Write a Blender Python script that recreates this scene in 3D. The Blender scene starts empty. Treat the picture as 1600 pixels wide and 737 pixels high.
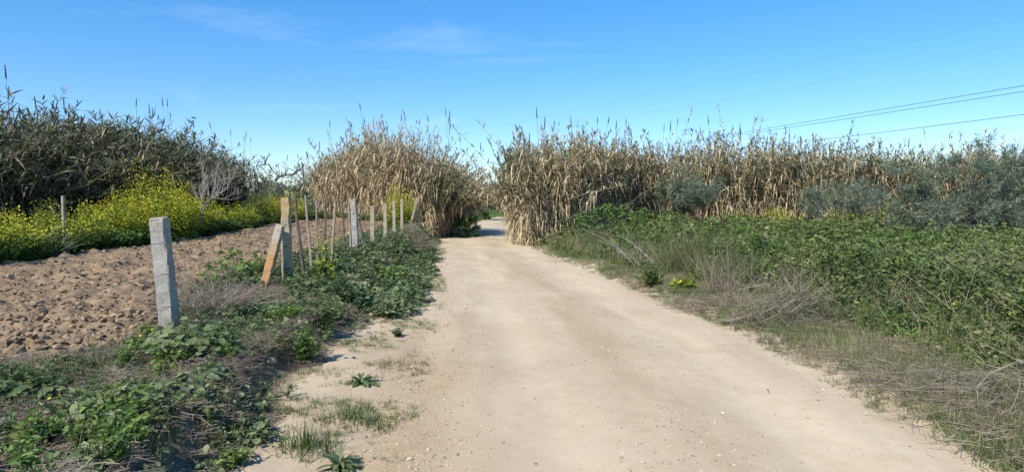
import bpy, math
import numpy as np

R = np.random.default_rng(7)
PI = math.pi
scene = bpy.context.scene
COL = scene.collection

# ------------------------------------------------------------------ camera numbers
F_PX, CX, CY, CAMZ = 988.0, 800.0, 368.5, 1.6
PITCH = math.atan((368.5 - 318.0) / F_PX)
cp, sp = math.cos(PITCH), math.sin(PITCH)

def ray(px, py):
    xc, yc = (px - CX) / F_PX, -(py - CY) / F_PX
    return np.array([xc, cp + sp * yc, -sp + cp * yc])

def at_depth(px, py, Y):
    d = ray(px, py)
    return np.array([0, 0, CAMZ]) + d * (Y / d[1])

# ------------------------------------------------------------------ numeric helpers
_tab = np.random.default_rng(3).random((256, 256))

def vnoise(x, y, s=1.0, o=0.0):
    x = np.asarray(x, float) / s + 37.7 + o * 13.1
    y = np.asarray(y, float) / s + 91.3 + o * 7.7
    xi, yi = np.floor(x).astype(int), np.floor(y).astype(int)
    fx, fy = x - xi, y - yi
    fx, fy = fx * fx * (3 - 2 * fx), fy * fy * (3 - 2 * fy)
    a = _tab[xi & 255, yi & 255]; b = _tab[(xi + 1) & 255, yi & 255]
    c = _tab[xi & 255, (yi + 1) & 255]; d = _tab[(xi + 1) & 255, (yi + 1) & 255]
    return (a * (1 - fx) + b * fx) * (1 - fy) + (c * (1 - fx) + d * fx) * fy

def fbm(x, y, s, n=4, o=0.0):
    t, a, w = 0.0, 1.0, 0.0
    for k in range(n):
        t = t + a * vnoise(x, y, s / 2.03 ** k, o + k * 3.3); w += a; a *= 0.5
    return t / w

def sst(a, b, x):
    t = np.clip((np.asarray(x, float) - a) / (b - a), 0, 1)
    return t * t * (3 - 2 * t)

def nrm(v):
    return v / np.maximum(np.linalg.norm(v, axis=-1, keepdims=True), 1e-9)

# ------------------------------------------------------------------ ground layout (functions of y)
_ry = [-12, 3.77, 5.6, 7.5, 9.8, 11.5, 16.3, 20, 23, 28, 35, 50, 60, 72, 80, 90, 120, 200, 2000]
_rl = [-.6, -.8, -.9, -1.05, -1.2, -1.35, -1.8, -2.2, -2.55, -3.1, -3.3, -3.2, -2.8, -1.7, 0.8, 5, 20, 60, 800]
_rr = [2.8, 2.9, 2.9, 2.87, 2.55, 2.33, 1.65, 1.1, .75, .5, .4, .5, 1.0, 2.4, 5.2, 10, 26, 68, 810]
def road_l(y): return np.interp(y, _ry, _rl)
def road_r(y): return np.interp(y, _ry, _rr)
def bank_foot(y): return np.interp(y, [-12, 0, 3.8, 6, 9.5, 14, 20, 28, 35, 60, 90], [-1.2, -1.5, -1.78, -1.95, -2.0, -2.3, -2.8, -3.6, -4.0, -5, -5]) + 0.22 * (vnoise(y, 0 * y, .7, 5) - .5) + .12 * (vnoise(y, 0 * y, .23, 8) - .5)
def field_edge(y): return np.interp(y, [-12, 4.8, 5.6, 7.2, 9, 12, 20, 30, 45, 100, 2000], [-4.3, -4.2, -3.55, -3.75, -4.5, -4.5, -4.6, -4.9, -6, -6, -6])
def plateau(y): return .31 + .49 * sst(4, 40, y) 

def base_height(x, y):
    x = np.asarray(x, float); y = np.asarray(y, float)
    f = bank_foot(y)
    far = sst(70, 100, y)
    k = sst(0, 1, (f - x) / (.34 + .3 * sst(7, 12, y)))
    left = plateau(y) * k + .05 * sst(0, 1, (road_l(y) - x) / .8) * (1 - k)
    e = x - road_r(y)
    right = .06 * sst(0, .5, e) + .16 * sst(.6, 3, e) + .22 * sst(2, 14, e) * sst(10, 28, y)
    z = np.where(x < road_l(y), left, np.where(x > road_r(y), right, 0.0))
    return z * (1 - far) + far * .35

def detail(x, y):
    """small relief by region"""
    l, r = road_l(y), road_r(y)
    inr = sst(-.15, .15, x - l) * sst(-.15, .15, r - x)
    u = (x - l) / (r - l)
    ruts = -.032 * (np.exp(-((u - .27) / .1) ** 2) + np.exp(-((u - .74) / .1) ** 2))
    road = ruts + .03 * (fbm(x, y, 1.6, 3, 1) - .5) + .010 * (fbm(x, y, .16, 3, 2) - .5)
    fe = field_edge(y)
    inf = sst(-.05, .5, fe - x) * (1 - sst(-1, 1.5, y - 44)) * sst(-1, 1, x + 11)
    clod = .22 * np.abs(fbm(x, y, .42, 3, 11) - .5) * 2 + .10 * (fbm(x, y, 1.5, 2, 15) - .5) + .075 * (vnoise(x, y, .10, 21) - .5) + .05 * (vnoise(x, y, .23, 22) - .5)
    rough = .075 * (fbm(x, y, .9, 4, 31) - .5) + .03 * (fbm(x, y, .12, 2, 41) - .5)
    sandy = sst(-.25, .1, x - bank_foot(y)) * (1 - inr) * (x < l)
    rough = rough * (1 - .55 * sandy)
    return road * inr + (1 - inr) * (clod * inf + rough * (1 - inf))

def H(x, y):
    return base_height(x, y) + detail(x, y)

def ground_at(px, py):
    d = ray(px, py); o = np.array([0, 0, CAMZ])
    ts = np.geomspace(2.0, 120, 3000)
    P = o + d * ts[:, None]
    below = P[:, 2] < base_height(P[:, 0], P[:, 1])
    i = int(np.argmax(below)) if below.any() else len(ts) - 1
    p = P[i]; return np.array([p[0], p[1], float(H(p[0], p[1]))])

# ------------------------------------------------------------------ mesh accumulator
class Geo:
    def __init__(s): s.v = []; s.q = []; s.t = []; s.tq = []; s.tt = []; s.n = 0
    def add(s, v, quads=None, tris=None, tint=.5):
        v = np.asarray(v, float).reshape(-1, 3)
        if quads is not None and len(quads):
            q = np.asarray(quads, int); s.q.append(q + s.n); s.tq.append(np.broadcast_to(np.asarray(tint, float), (len(q),)).copy())
        if tris is not None and len(tris):
            t = np.asarray(tris, int); s.t.append(t + s.n)
            s.tt.append(np.broadcast_to(np.asarray(tint, float) if np.ndim(tint) == 0 or len(tint) == len(t) else .5, (len(t),)).copy())
        s.v.append(v); s.n += len(v)
    def arrays(s):
        v = np.concatenate(s.v) if s.v else np.zeros((0, 3))
        q = np.concatenate(s.q) if s.q else np.zeros((0, 4), int)
        t = np.concatenate(s.t) if s.t else np.zeros((0, 3), int)
        tq = np.concatenate(s.tq) if s.tq else np.zeros(0)
        tt = np.concatenate(s.tt) if s.tt else np.zeros(0)
        return v, q, t, tq, tt
    def mesh(s, name, mat, smooth=True):
        v, q, t, tq, tt = s.arrays()
        me = bpy.data.meshes.new(name)
        me.vertices.add(len(v)); me.vertices.foreach_set('co', v.astype(np.float32).ravel())
        nl = len(q) * 4 + len(t) * 3
        me.loops.add(nl); me.loops.foreach_set('vertex_index', np.concatenate([q.ravel(), t.ravel()]).astype(np.int32))
        me.polygons.add(len(q) + len(t))
        st = np.concatenate([np.arange(len(q)) * 4, len(q) * 4 + np.arange(len(t)) * 3]).astype(np.int32)
        me.polygons.foreach_set('loop_start', st)
        me.polygons.foreach_set('use_smooth', np.full(len(q) + len(t), smooth, bool))
        a = me.attributes.new('tint', 'FLOAT', 'FACE')
        a.data.foreach_set('value', np.concatenate([tq, tt]).astype(np.float32))
        me.update(calc_edges=True); me.validate()
        me.materials.append(mat)
        return me

def link(name, data, parent=None, loc=None, rot=None, scale=None):
    o = bpy.data.objects.new(name, data); COL.objects.link(o)
    if parent is not None: o.parent = parent
    if loc is not None: o.location = tuple(float(c) for c in loc)
    if rot is not None: o.rotation_euler = rot
    if scale is not None: o.scale = (scale,) * 3 if np.isscalar(scale) else scale
    return o

def tag(o, label=None, cat=None, group=None, kind=None):
    if label: o['label'] = label
    if cat: o['category'] = cat
    if group: o['group'] = group
    if kind: o['kind'] = kind
    return o

def thing(name, label, cat, loc=(0, 0, 0), group=None, rz=0):
    o = link(name, None, None, loc, (0, 0, rz)); o.empty_display_size = .1
    return tag(o, label, cat, group)

def stamp(g, src, P, S, A, tintshift=None, tilt=None):
    """copy the arrays of a small plant to many places inside one mass"""
    v, q, t, tq, tt = src.arrays(); n = len(P)
    if n == 0: return
    c, s_ = np.cos(A)[:, None], np.sin(A)[:, None]
    S = np.broadcast_to(S, (n,))[:, None]
    X = (v[None, :, 0] * c - v[None, :, 1] * s_) * S + P[:, None, 0]
    Y = (v[None, :, 0] * s_ + v[None, :, 1] * c) * S + P[:, None, 1]
    Z = v[None, :, 2] * S + P[:, None, 2]
    V = np.stack([X, Y, Z], -1).reshape(-1, 3)
    off = (np.arange(n) * len(v))[:, None, None]
    ts = np.zeros(n) if tintshift is None else tintshift
    if len(q): g.add(V, (q[None] + off).reshape(-1, 4), None, np.clip(tq[None] + ts[:, None], 0, 1).ravel())
    if len(t):
        if len(q):
            g.t.append((t[None] + off).reshape(-1, 3) + g.n - len(V)); g.tt.append(np.clip(tt[None] + ts[:, None], 0, 1).ravel())
        else: g.add(V, None, (t[None] + off).reshape(-1, 3), np.clip(tt[None] + ts[:, None], 0, 1).ravel())

UP = np.array([0, 0, 1.0])

def ribbon(g, P, D, L, W, droop=0.0, seg=3, prof=None, tint=.5, twist=None):
    P = np.atleast_2d(P).astype(float); n = len(P)
    if n == 0: return
    D = nrm(np.broadcast_to(D, (n, 3)))
    L = np.broadcast_to(np.asarray(L, float), (n,)); W = np.broadcast_to(np.asarray(W, float), (n,))
    dr = np.broadcast_to(np.asarray(droop, float), (n,)); tint = np.broadcast_to(np.asarray(tint, float), (n,))
    side = np.cross(D, UP); bad = np.linalg.norm(side, axis=1) < .05
    side[bad] = [1, 0, 0]; side = nrm(side)
    if twist is not None:
        tw = np.broadcast_to(np.asarray(twist, float), (n,))[:, None]
        side = side * np.cos(tw) + np.cross(D, side) * np.sin(tw)
    t = np.linspace(0, 1, seg + 1)
    if prof is None: prof = np.interp(t, [0, .3, .7, 1], [.6, 1, .75, .05])
    pos = P[:, None] + D[:, None] * (L[:, None] * t)[..., None] - UP * ((dr * L)[:, None] * t ** 2)[..., None]
    off = side[:, None] * (W[:, None] * np.asarray(prof) * .5)[..., None]
    V = np.stack([pos - off, pos + off], 2)            # n, seg+1, 2, 3
    k = np.arange(seg)
    q = np.stack([2 * k, 2 * k + 1, 2 * k + 3, 2 * k + 2], -1)
    Q = q[None] + (np.arange(n) * (seg + 1) * 2)[:, None, None]
    g.add(V.reshape(-1, 3), Q.reshape(-1, 4), None, np.repeat(tint, seg))

def tubes(g, pts, rad, sides=3, tint=.5, cap=False):
    """n polylines of k points: pts (n,k,3), rad (n,k)"""
    pts = np.asarray(pts, float); n, k = pts.shape[:2]
    if n == 0: return
    rad = np.broadcast_to(np.asarray(rad, float), (n, k))
    d = nrm(pts[:, -1] - pts[:, 0])
    ref = np.where(np.abs(d[:, 2:3]) > .8, np.array([[1.0, .2, 0]]), np.array([[0, 0, 1.0]]))
    a = nrm(np.cross(d, ref)); b = np.cross(d, a)
    th = np.arange(sides) * 2 * PI / sides
    ring = a[:, None] * np.cos(th)[None, :, None] + b[:, None] * np.sin(th)[None, :, None]
    V = pts[:, :, None] + ring[:, None] * rad[:, :, None, None]
    i, j = np.meshgrid(np.arange(k - 1), np.arange(sides), indexing='ij')
    j2 = (j + 1) % sides
    q = np.stack([i * sides + j, i * sides + j2, (i + 1) * sides + j2, (i + 1) * sides + j], -1).reshape(-1, 4)
    Q = q[None] + (np.arange(n) * k * sides)[:, None, None]
    tn = np.broadcast_to(np.asarray(tint, float), (n,))
    g.add(V.reshape(-1, 3), Q.reshape(-1, 4), None, np.repeat(tn, len(q)))

def leaf6(g, P, D, N, L, W, fold=.25, tint=.5):
    """broad leaf of two folded halves; D along the midrib, N its upper side"""
    n = len(P)
    if n == 0: return
    D = nrm(D); S = nrm(np.cross(D, N)); N = np.cross(S, D)
    L = np.broadcast_to(np.asarray(L, float), (n,))[:, None]; W = np.broadcast_to(np.asarray(W, float), (n,))[:, None]
    f = fold
    pts = [P, P + D * L * .22 + S * W * .46 + N * W * f * .5, P + D * L * .68 + S * W * .42 + N * W * f * .4,
           P + D * L * 1.0 - N * L * .12, P + D * L * .68 - S * W * .42 + N * W * f * .4, P + D * L * .22 - S * W * .46 + N * W * f * .5]
    V = np.stack(pts, 1)
    q = np.array([[0, 1, 2, 3], [0, 3, 4, 5]])
    Q = q[None] + (np.arange(n) * 6)[:, None, None]
    g.add(V.reshape(-1, 3), Q.reshape(-1, 4), None, np.repeat(np.broadcast_to(np.asarray(tint, float), (n,)), 2))

def rdir(n, zmin=-1, zmax=1, rng=None):
    r = rng or R
    a = r.random(n) * 2 * PI; z = r.uniform(zmin, zmax, n); s = np.sqrt(1 - z * z)
    return np.stack([s * np.cos(a), s * np.sin(a), z], -1)

# ------------------------------------------------------------------ materials
def newmat(name):
    m = bpy.data.materials.new(name); m.use_nodes = True
    nt = m.node_tree; nt.nodes.clear()
    return m, nt, nt.nodes, nt.links

def ramp(nodes, stops):
    r = nodes.new('ShaderNodeValToRGB'); e = r.color_ramp.elements
    while len(e) < len(stops): e.new(.5)
    for el, (p, c) in zip(e, stops): el.position = p; el.color = (*c, 1)
    return r

def leafmat(name, stops, transl=.3, rough=.55, spec=.3):
    m, nt, N, Lk = newmat(name)
    out = N.new('ShaderNodeOutputMaterial')
    at = N.new('ShaderNodeAttribute'); at.attribute_name = 'tint'
    rp = ramp(N, stops); Lk.new(at.outputs['Fac'], rp.inputs[0])
    geo = N.new('ShaderNodeNewGeometry')
    nz = N.new('ShaderNodeTexNoise'); nz.inputs['Scale'].default_value = 9.0; nz.inputs['Detail'].default_value = 2
    Lk.new(geo.outputs['Position'], nz.inputs['Vector'])
    hs = N.new('ShaderNodeHueSaturation'); Lk.new(rp.outputs[0], hs.inputs['Color'])
    mr = N.new('ShaderNodeMapRange'); mr.inputs[1].default_value = .3; mr.inputs[2].default_value = .7; mr.inputs[3].default_value = .72; mr.inputs[4].default_value = 1.25
    Lk.new(nz.outputs['Fac'], mr.inputs[0]); Lk.new(mr.outputs[0], hs.inputs['Value'])
    b = N.new('ShaderNodeBsdfPrincipled'); b.inputs['Roughness'].default_value = rough
    b.inputs['Specular IOR Level'].default_value = spec
    Lk.new(hs.outputs[0], b.inputs['Base Color'])
    if transl > 0:
        tr = N.new('ShaderNodeBsdfTranslucent'); Lk.new(hs.outputs[0], tr.inputs['Color'])
        mx = N.new('ShaderNodeMixShader'); mx.inputs[0].default_value = transl
        Lk.new(b.outputs[0], mx.inputs[1]); Lk.new(tr.outputs[0], mx.inputs[2]); Lk.new(mx.outputs[0], out.inputs[0])
    else: Lk.new(b.outputs[0], out.inputs[0])
    return m

M = {}
M['cane_leaf'] = leafmat('dry_cane_leaf', [(0, (.13, .085, .045)), (.18, (.31, .22, .12)), (.5, (.57, .46, .28)), (.68, (.44, .38, .21)), (.80, (.15, .165, .08)), (1, (.07, .10, .05))], .14)
M['cane_leaf_shaded'] = leafmat('shaded_cane_leaf', [(0, (.07, .05, .032)), (.18, (.15, .11, .065)), (.5, (.37, .30, .18)), (.68, (.26, .235, .13)), (.80, (.10, .12, .06)), (1, (.05, .075, .04))], .1)  # darker copy of the dry cane leaf, with the left stand's shade in its colours
M['cane'] = leafmat('cane_stalk', [(0, (.20, .145, .085)), (.5, (.48, .385, .23)), (1, (.34, .30, .15))], 0)
M['plume'] = leafmat('cane_plume', [(0, (.10, .08, .06)), (1, (.27, .21, .15))], .3)
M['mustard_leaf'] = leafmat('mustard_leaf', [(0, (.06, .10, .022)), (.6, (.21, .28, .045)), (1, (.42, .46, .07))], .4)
M['mustard_flower'] = leafmat('mustard_flower', [(0, (.62, .57, .03)), (1, (.90, .85, .10))], .35, .6, .1)
M['weed'] = leafmat('mallow_leaf', [(0, (.055, .085, .032)), (.5, (.13, .18, .066)), (.8, (.205, .255, .105)), (1, (.28, .30, .165))], .3)
M['fresh'] = leafmat('fresh_leaf', [(0, (.06, .11, .025)), (.6, (.14, .225, .05)), (1, (.24, .31, .08))], .35)
M['bramble'] = leafmat('bramble_leaf', [(0, (.055, .088, .024)), (.5, (.135, .185, .05)), (.85, (.225, .26, .09)), (1, (.34, .29, .17))], .35)
M['grass'] = leafmat('grass_blade', [(0, (.07, .115, .03)), (.45, (.155, .195, .065)), (.7, (.29, .275, .13)), (1, (.46, .38, .235))], .3)
M['straw'] = leafmat('straw', [(0, (.16, .12, .09)), (.5, (.33, .265, .185)), (1, (.50, .42, .29))], .12)
M['twig'] = leafmat('grey_twig', [(0, (.13, .10, .07)), (.5, (.26, .21, .155)), (1, (.41, .35, .27))], 0)
M['olive'] = leafmat('grey_green_leaf', [(0, (.10, .125, .08)), (.5, (.20, .245, .15)), (1, (.34, .39, .26))], .35)
M['bark'] = leafmat('bark', [(0, (.055, .045, .038)), (1, (.19, .16, .135))], 0, .8)
M['palebark'] = leafmat('pale_bark', [(0, (.27, .24, .21)), (1, (.48, .44, .40))], 0, .8)
M['stone'] = leafmat('pebble', [(0, (.28, .215, .15)), (.6, (.42, .34, .245)), (1, (.48, .41, .31))], 0, .8)
M['clod'] = leafmat('soil_clod', [(0, (.20, .138, .083)), (.6, (.26, .187, .116)), (1, (.35, .26, .168))], 0, .9, .1)
M['lilac'] = leafmat('lilac_petal', [(0, (.3, .2, .5)), (1, (.45, .32, .65))], .3)
M['white_litter'] = leafmat('pale_litter', [(0, (.6, .6, .6)), (1, (.75, .75, .75))], 0)

def earth():
    m, nt, N, Lk = newmat('earth')
    out = N.new('ShaderNodeOutputMaterial'); b = N.new('ShaderNodeBsdfPrincipled')
    b.inputs['Roughness'].default_value = .92; b.inputs['Specular IOR Level'].default_value = .12
    Lk.new(b.outputs[0], out.inputs[0])
    geo = N.new('ShaderNodeNewGeometry')
    def noise(scale, det=6, rough=.6):
        n = N.new('ShaderNodeTexNoise'); n.inputs['Scale'].default_value = scale
        n.inputs['Detail'].default_value = det; n.inputs['Roughness'].default_value = rough
        Lk.new(geo.outputs['Position'], n.inputs['Vector']); return n
    def attr(name):
        a = N.new('ShaderNodeAttribute'); a.attribute_name = name; return a.outputs['Fac']
    def mix(f, a, c, mode='MIX'):
        x = N.new('ShaderNodeMix'); x.data_type = 'RGBA'; x.blend_type = mode
        if isinstance(f, (int, float)): x.inputs[0].default_value = f
        else: Lk.new(f, x.inputs[0])
        Lk.new(a, x.inputs[6]); Lk.new(c, x.inputs[7]); return x.outputs[2]
    def mathn(op, a, c):
        x = N.new('ShaderNodeMath'); x.operation = op
        for i, v in enumerate((a, c)):
            if isinstance(v, (int, float)): x.inputs[i].default_value = v
            else: Lk.new(v, x.inputs[i])
        return x.outputs[0]
    n1, n2, n3, n4 = noise(.7), noise(6), noise(45, 4), noise(160, 3)
    # sand of the track
    rs = ramp(N, [(.3, (.44, .345, .225)), (.5, (.52, .417, .284)), (.7, (.58, .478, .338))]); Lk.new(n1.outputs[0], rs.inputs[0])
    rs2 = ramp(N, [(.3, (.46, .35, .215)), (.55, (.53, .425, .288)), (.75, (.58, .475, .338))]); Lk.new(n2.outputs[0], rs2.inputs[0])
    sand = mix(.45, rs.outputs[0], rs2.outputs[0])
    # orange gravelly patches carried by an attribute
    og = ramp(N, [(.35, (.30, .195, .105)), (.65, (.47, .335, .195))]); Lk.new(n3.outputs[0], og.inputs[0])
    gf = mathn('MULTIPLY', attr('gravel'), mathn('MULTIPLY', n2.outputs[0], 1.5))
    sand = mix(gf, sand, og.outputs[0])
    gr = ramp(N, [(.36, (.72, .68, .62)), (.5, (1, 1, 1)), (.66, (1.12, 1.1, 1.08))]); Lk.new(n4.outputs[0], gr.inputs[0])
    sand = mix(.55, sand, gr.outputs[0], 'MULTIPLY')
    st = ramp(N, [(.15, (.90, .88, .85)), (.5, (1, 1, 1)), (.9, (1.1, 1.1, 1.09))]); Lk.new(attr('streak'), st.inputs[0])
    sand = mix(.9, sand, st.outputs[0], 'MULTIPLY')
    # ploughed soil
    ro = ramp(N, [(.3, (.17, .115, .068)), (.5, (.255, .18, .11)), (.7, (.34, .25, .16))]); Lk.new(n2.outputs[0], ro.inputs[0])
    soil = mix(.6, ro.outputs[0], gr.outputs[0], 'MULTIPLY')
    # litter: rotting leaves and dead grass on dark soil
    rl = ramp(N, [(.35, (.04, .03, .02)), (.52, (.10, .078, .05)), (.66, (.20, .165, .11)), (.8, (.30, .25, .17))]); Lk.new(n3.outputs[0], rl.inputs[0])
    litter = mix(.3, rl.outputs[0], ro.outputs[0])
    col = mix(attr('soil'), sand, soil)
    lf = mathn('ADD', attr('litter'), mathn('MULTIPLY', mathn('SUBTRACT', n2.outputs[0], .5), .7))
    lr = ramp(N, [(.35, (0, 0, 0)), (.62, (1, 1, 1))]); Lk.new(lf, lr.inputs[0])
    col = mix(lr.outputs[0], col, litter)
    # distant meadow
    rg = ramp(N, [(.35, (.07, .10, .035)), (.65, (.17, .18, .08))]); Lk.new(n1.outputs[0], rg.inputs[0])
    col = mix(attr('meadow'), col, rg.outputs[0])
    Lk.new(col, b.inputs['Base Color'])
    h = mathn('ADD', mathn('MULTIPLY', n3.outputs[0], .6), mathn('MULTIPLY', n4.outputs[0], .3))
    bp = N.new('ShaderNodeBump'); bp.inputs['Strength'].default_value = .45; bp.inputs['Distance'].default_value = .02
    Lk.new(h, bp.inputs['Height']); Lk.new(bp.outputs[0], b.inputs['Normal'])
    return m
M['earth'] = earth()

def concrete(name, lichen, tan=(1, 1, 1)):
    """lichen: None, 'top' or 'low' - where the orange growth sits"""
    m, nt, N, Lk = newmat(name)
    out = N.new('ShaderNodeOutputMaterial'); b = N.new('ShaderNodeBsdfPrincipled'); b.inputs['Roughness'].default_value = .9
    b.inputs['Specular IOR Level'].default_value = .2
    Lk.new(b.outputs[0], out.inputs[0])
    tc = N.new('ShaderNodeTexCoord')
    def noise(scale, det=5):
        n = N.new('ShaderNodeTexNoise'); n.inputs['Scale'].default_value = scale; n.inputs['Detail'].default_value = det
        n.inputs['Roughness'].default_value = .65
        Lk.new(tc.outputs['Object'], n.inputs['Vector']); return n
    n1, n2, n3 = noise(7), noise(38), noise(120, 3)
    r1 = ramp(N, [*[(p_, tuple(c_ * t_ for c_, t_ in zip(q_, tan))) for p_, q_ in ((.3, (.24, .22, .19)), (.5, (.36, .335, .29)), (.7, (.45, .42, .365)))]]); Lk.new(n1.outputs[0], r1.inputs[0])
    r2 = ramp(N, [(.34, (.45, .43, .40)), (.46, (1, 1, 1))]); Lk.new(n2.outputs[0], r2.inputs[0])
    mx = N.new('ShaderNodeMix'); mx.data_type = 'RGBA'; mx.blend_type = 'MULTIPLY'; mx.inputs[0].default_value = .8
    Lk.new(r1.outputs[0], mx.inputs[6]); Lk.new(r2.outputs[0], mx.inputs[7])
    col = mx.outputs[2]
    sep = N.new('ShaderNodeSeparateXYZ'); Lk.new(tc.outputs['Object'], sep.inputs[0])
    mr = N.new('ShaderNodeMapRange')
    if lichen == 'top': mr.inputs[1].default_value = .75; mr.inputs[2].default_value = 1.4
    elif lichen == 'low': mr.inputs[1].default_value = .95; mr.inputs[2].default_value = .15
    else: mr.inputs[1].default_value = .9; mr.inputs[2].default_value = 2.0
    Lk.new(sep.outputs['Z'], mr.inputs[0])
    ad = N.new('ShaderNodeMath'); ad.operation = 'ADD'; Lk.new(mr.outputs[0], ad.inputs[0])
    ml = N.new('ShaderNodeMath'); ml.operation = 'MULTIPLY'; ml.inputs[1].default_value = .9; Lk.new(n1.outputs[0], ml.inputs[0])
    Lk.new(ml.outputs[0], ad.inputs[1])
    lr = ramp(N, [(.70, (0, 0, 0)), (.98, (.45, .45, .45)), (1.0, (.6, .6, .6))] if lichen == 'top' else [(.62, (0, 0, 0)), (1.0, (.8, .8, .8))]); Lk.new(ad.outputs[0], lr.inputs[0])
    oc = ramp(N, [(.3, (.25, .12, .04)), (.5, (.40, .22, .07)), (.62, (.46, .35, .19)), (.75, (.42, .38, .28))] if lichen != 'low' else [(.3, (.24, .10, .03)), (.52, (.42, .20, .055)), (.75, (.48, .29, .12))]); Lk.new(n2.outputs[0], oc.inputs[0])
    m2 = N.new('ShaderNodeMix'); m2.data_type = 'RGBA'; Lk.new(lr.outputs[0], m2.inputs[0]); Lk.new(col, m2.inputs[6]); Lk.new(oc.outputs[0], m2.inputs[7])
    Lk.new(m2.outputs[2], b.inputs['Base Color'])
    bp = N.new('ShaderNodeBump'); bp.inputs['Strength'].default_value = .6; bp.inputs['Distance'].default_value = .008
    hh = N.new('ShaderNodeMath'); hh.operation = 'ADD'; Lk.new(n2.outputs[0], hh.inputs[0]); Lk.new(n3.outputs[0], hh.inputs[1])
    Lk.new(hh.outputs[0], bp.inputs['Height']); Lk.new(bp.outputs[0], b.inputs['Normal'])
    return m
M['concrete'] = concrete('grey_concrete', None)
M['concrete_top'] = concrete('lichen_topped_concrete', 'top', (1.08, 1.0, .82))
M['tan_concrete'] = concrete('tan_concrete', None, (1.05, .92, .72))
M['concrete_low'] = concrete('rust_stained_concrete', 'low', (1.02, .98, .86))

def plain(name, col, rough=.6, metal=0.0):
    m, nt, N, Lk = newmat(name)
    out = N.new('ShaderNodeOutputMaterial'); b = N.new('ShaderNodeBsdfPrincipled')
    n = N.new('ShaderNodeTexNoise'); n.inputs['Scale'].default_value = 30
    r = ramp(N, [(.3, tuple(c * .6 for c in col)), (.7, tuple(min(1, c * 1.3) for c in col))]); Lk.new(n.outputs[0], r.inputs[0])
    Lk.new(r.outputs[0], b.inputs['Base Color']); b.inputs['Roughness'].default_value = rough; b.inputs['Metallic'].default_value = metal
    Lk.new(b.outputs[0], out.inputs[0]); return m
M['wire'] = plain('galvanised_wire', (.30, .29, .27), .6, .3)
M['cable'] = plain('power_cable', (.06, .065, .08), .6)
M['hole'] = plain('dark_bolt_hole', (.02, .018, .015), .9)

# ------------------------------------------------------------------ ground sheets
ys = [-8.0]
while ys[-1] < 70:
    y = ys[-1]
    ys.append(y + (.12 if y < 2.4 else max(.02, .0075 * y)))
while ys[-1] < 1800: ys.append(ys[-1] * 1.14)
ys = np.array(ys)
nB, nC, nD, nE = 250, 130, 140, 190
rows = []
for y in ys:
    fe, l, r = float(field_edge(y)), float(road_l(y)), float(road_r(y))
    tB = np.linspace(1, 0, nB) ** 1.7
    B = fe - (26 * tB)
    C_ = np.linspace(fe, l, nC + 1)[1:]
    D_ = np.linspace(l, r, nD + 1)[1:]
    E_ = r + 22 * (np.linspace(0, 1, nE + 1)[1:]) ** 1.8
    A_ = fe - 26 - np.geomspace(1, 900, 12)[::-1]
    Fx = r + 22 + np.geomspace(1, 900, 12)
    rows.append(np.concatenate([A_, B, C_, D_, E_, Fx]))
GX = np.array(rows); GY = np.broadcast_to(ys[:, None], GX.shape)
GZ = H(GX, GY)
nr, nc = GX.shape
iB0, iB1 = 12, 12 + nB - 1
iD0, iD1 = iB1 + nC, iB1 + nC + nD
bf = bank_foot(GY)
insd = ((GX - bf) > 0)
d_soil = (1 - sst(-.12, .20, GX - bf + .25 * (fbm(GX, GY, .35, 3, 99) - .5))) 
right_e = GX - road_r(GY)
lit_r = sst(.05, .9, right_e + .9 * (fbm(GX, GY, 1.1, 3, 51) - .5))
d_litter = np.where(GX < road_l(GY), (1 - sst(-.25, .1, GX - bf)) * sst(-.5, .4, GX - field_edge(GY)) * .85, lit_r)
d_litter = np.where((GX < road_l(GY)) & (GX > bf), .25 * fbm(GX, GY, .8, 3, 61), d_litter)
d_mead = np.maximum(sst(44, 52, GY) * sst(.5, 2.0, np.maximum(road_l(GY) - GX, right_e)), sst(16, 24, right_e) )
d_mead = np.maximum(d_mead, sst(-11, -14, GX))
uu = (GX - road_l(GY)) / (road_r(GY) - road_l(GY))
d_grav = .75 * np.exp(-((uu - .02) / .16) ** 2) * sst(12, 5, GY) + .26 * np.exp(-((uu - .56 - .05 * (vnoise(GY, GY * 0, 2.5, 4) - .5)) / .11) ** 2) * sst(4.0, 7.5, GY) * sst(24, 14, GY)
d_grav = d_grav + .15 * np.exp(-((uu - .5) / .15) ** 2) * sst(26, 16, GY)
d_grav = np.clip(d_grav * (.35 + 1.3 * fbm(GX, GY, .7, 4, 71)), 0, 1)

d_streak = np.clip(.5 + 1.3 * (fbm(uu * 4.5, GY * .22, .35, 4, 87) - .5) + .16 * np.exp(-((uu - .27) / .09) ** 2) + .16 * np.exp(-((uu - .76) / .09) ** 2) - .05 * np.exp(-((uu - .53) / .1) ** 2), 0, 1)
def sheet(name, r0, r1, c0, c1):
    n_r, n_c = r1 - r0 + 1, c1 - c0 + 1
    sl = (slice(r0, r1 + 1), slice(c0, c1 + 1))
    v = np.stack([GX[sl], GY[sl], GZ[sl]], -1).reshape(-1, 3)
    i, j = np.meshgrid(np.arange(n_r - 1), np.arange(n_c - 1), indexing='ij')
    q = np.stack([i * n_c + j, i * n_c + j + 1, (i + 1) * n_c + j + 1, (i + 1) * n_c + j], -1).reshape(-1, 4)
    return v, q, sl
def build_sheets(name, pieces):
    g = Geo(); at = {k: [] for k in ('soil', 'litter', 'meadow', 'gravel', 'streak')}
    for p in pieces:
        v, q, sl = sheet(name, *p); g.add(v, q)
        for k, a in (('soil', d_soil), ('litter', d_litter), ('meadow', d_mead), ('gravel', d_grav), ('streak', d_streak)): at[k].append(a[sl].ravel())
    me = g.mesh(name, M['earth'])
    for k, a in at.items():
        x = me.attributes.new(k, 'FLOAT', 'POINT'); x.data.foreach_set('value', np.concatenate(a).astype(np.float32))
    return tag(link(name, me), kind='structure')
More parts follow.
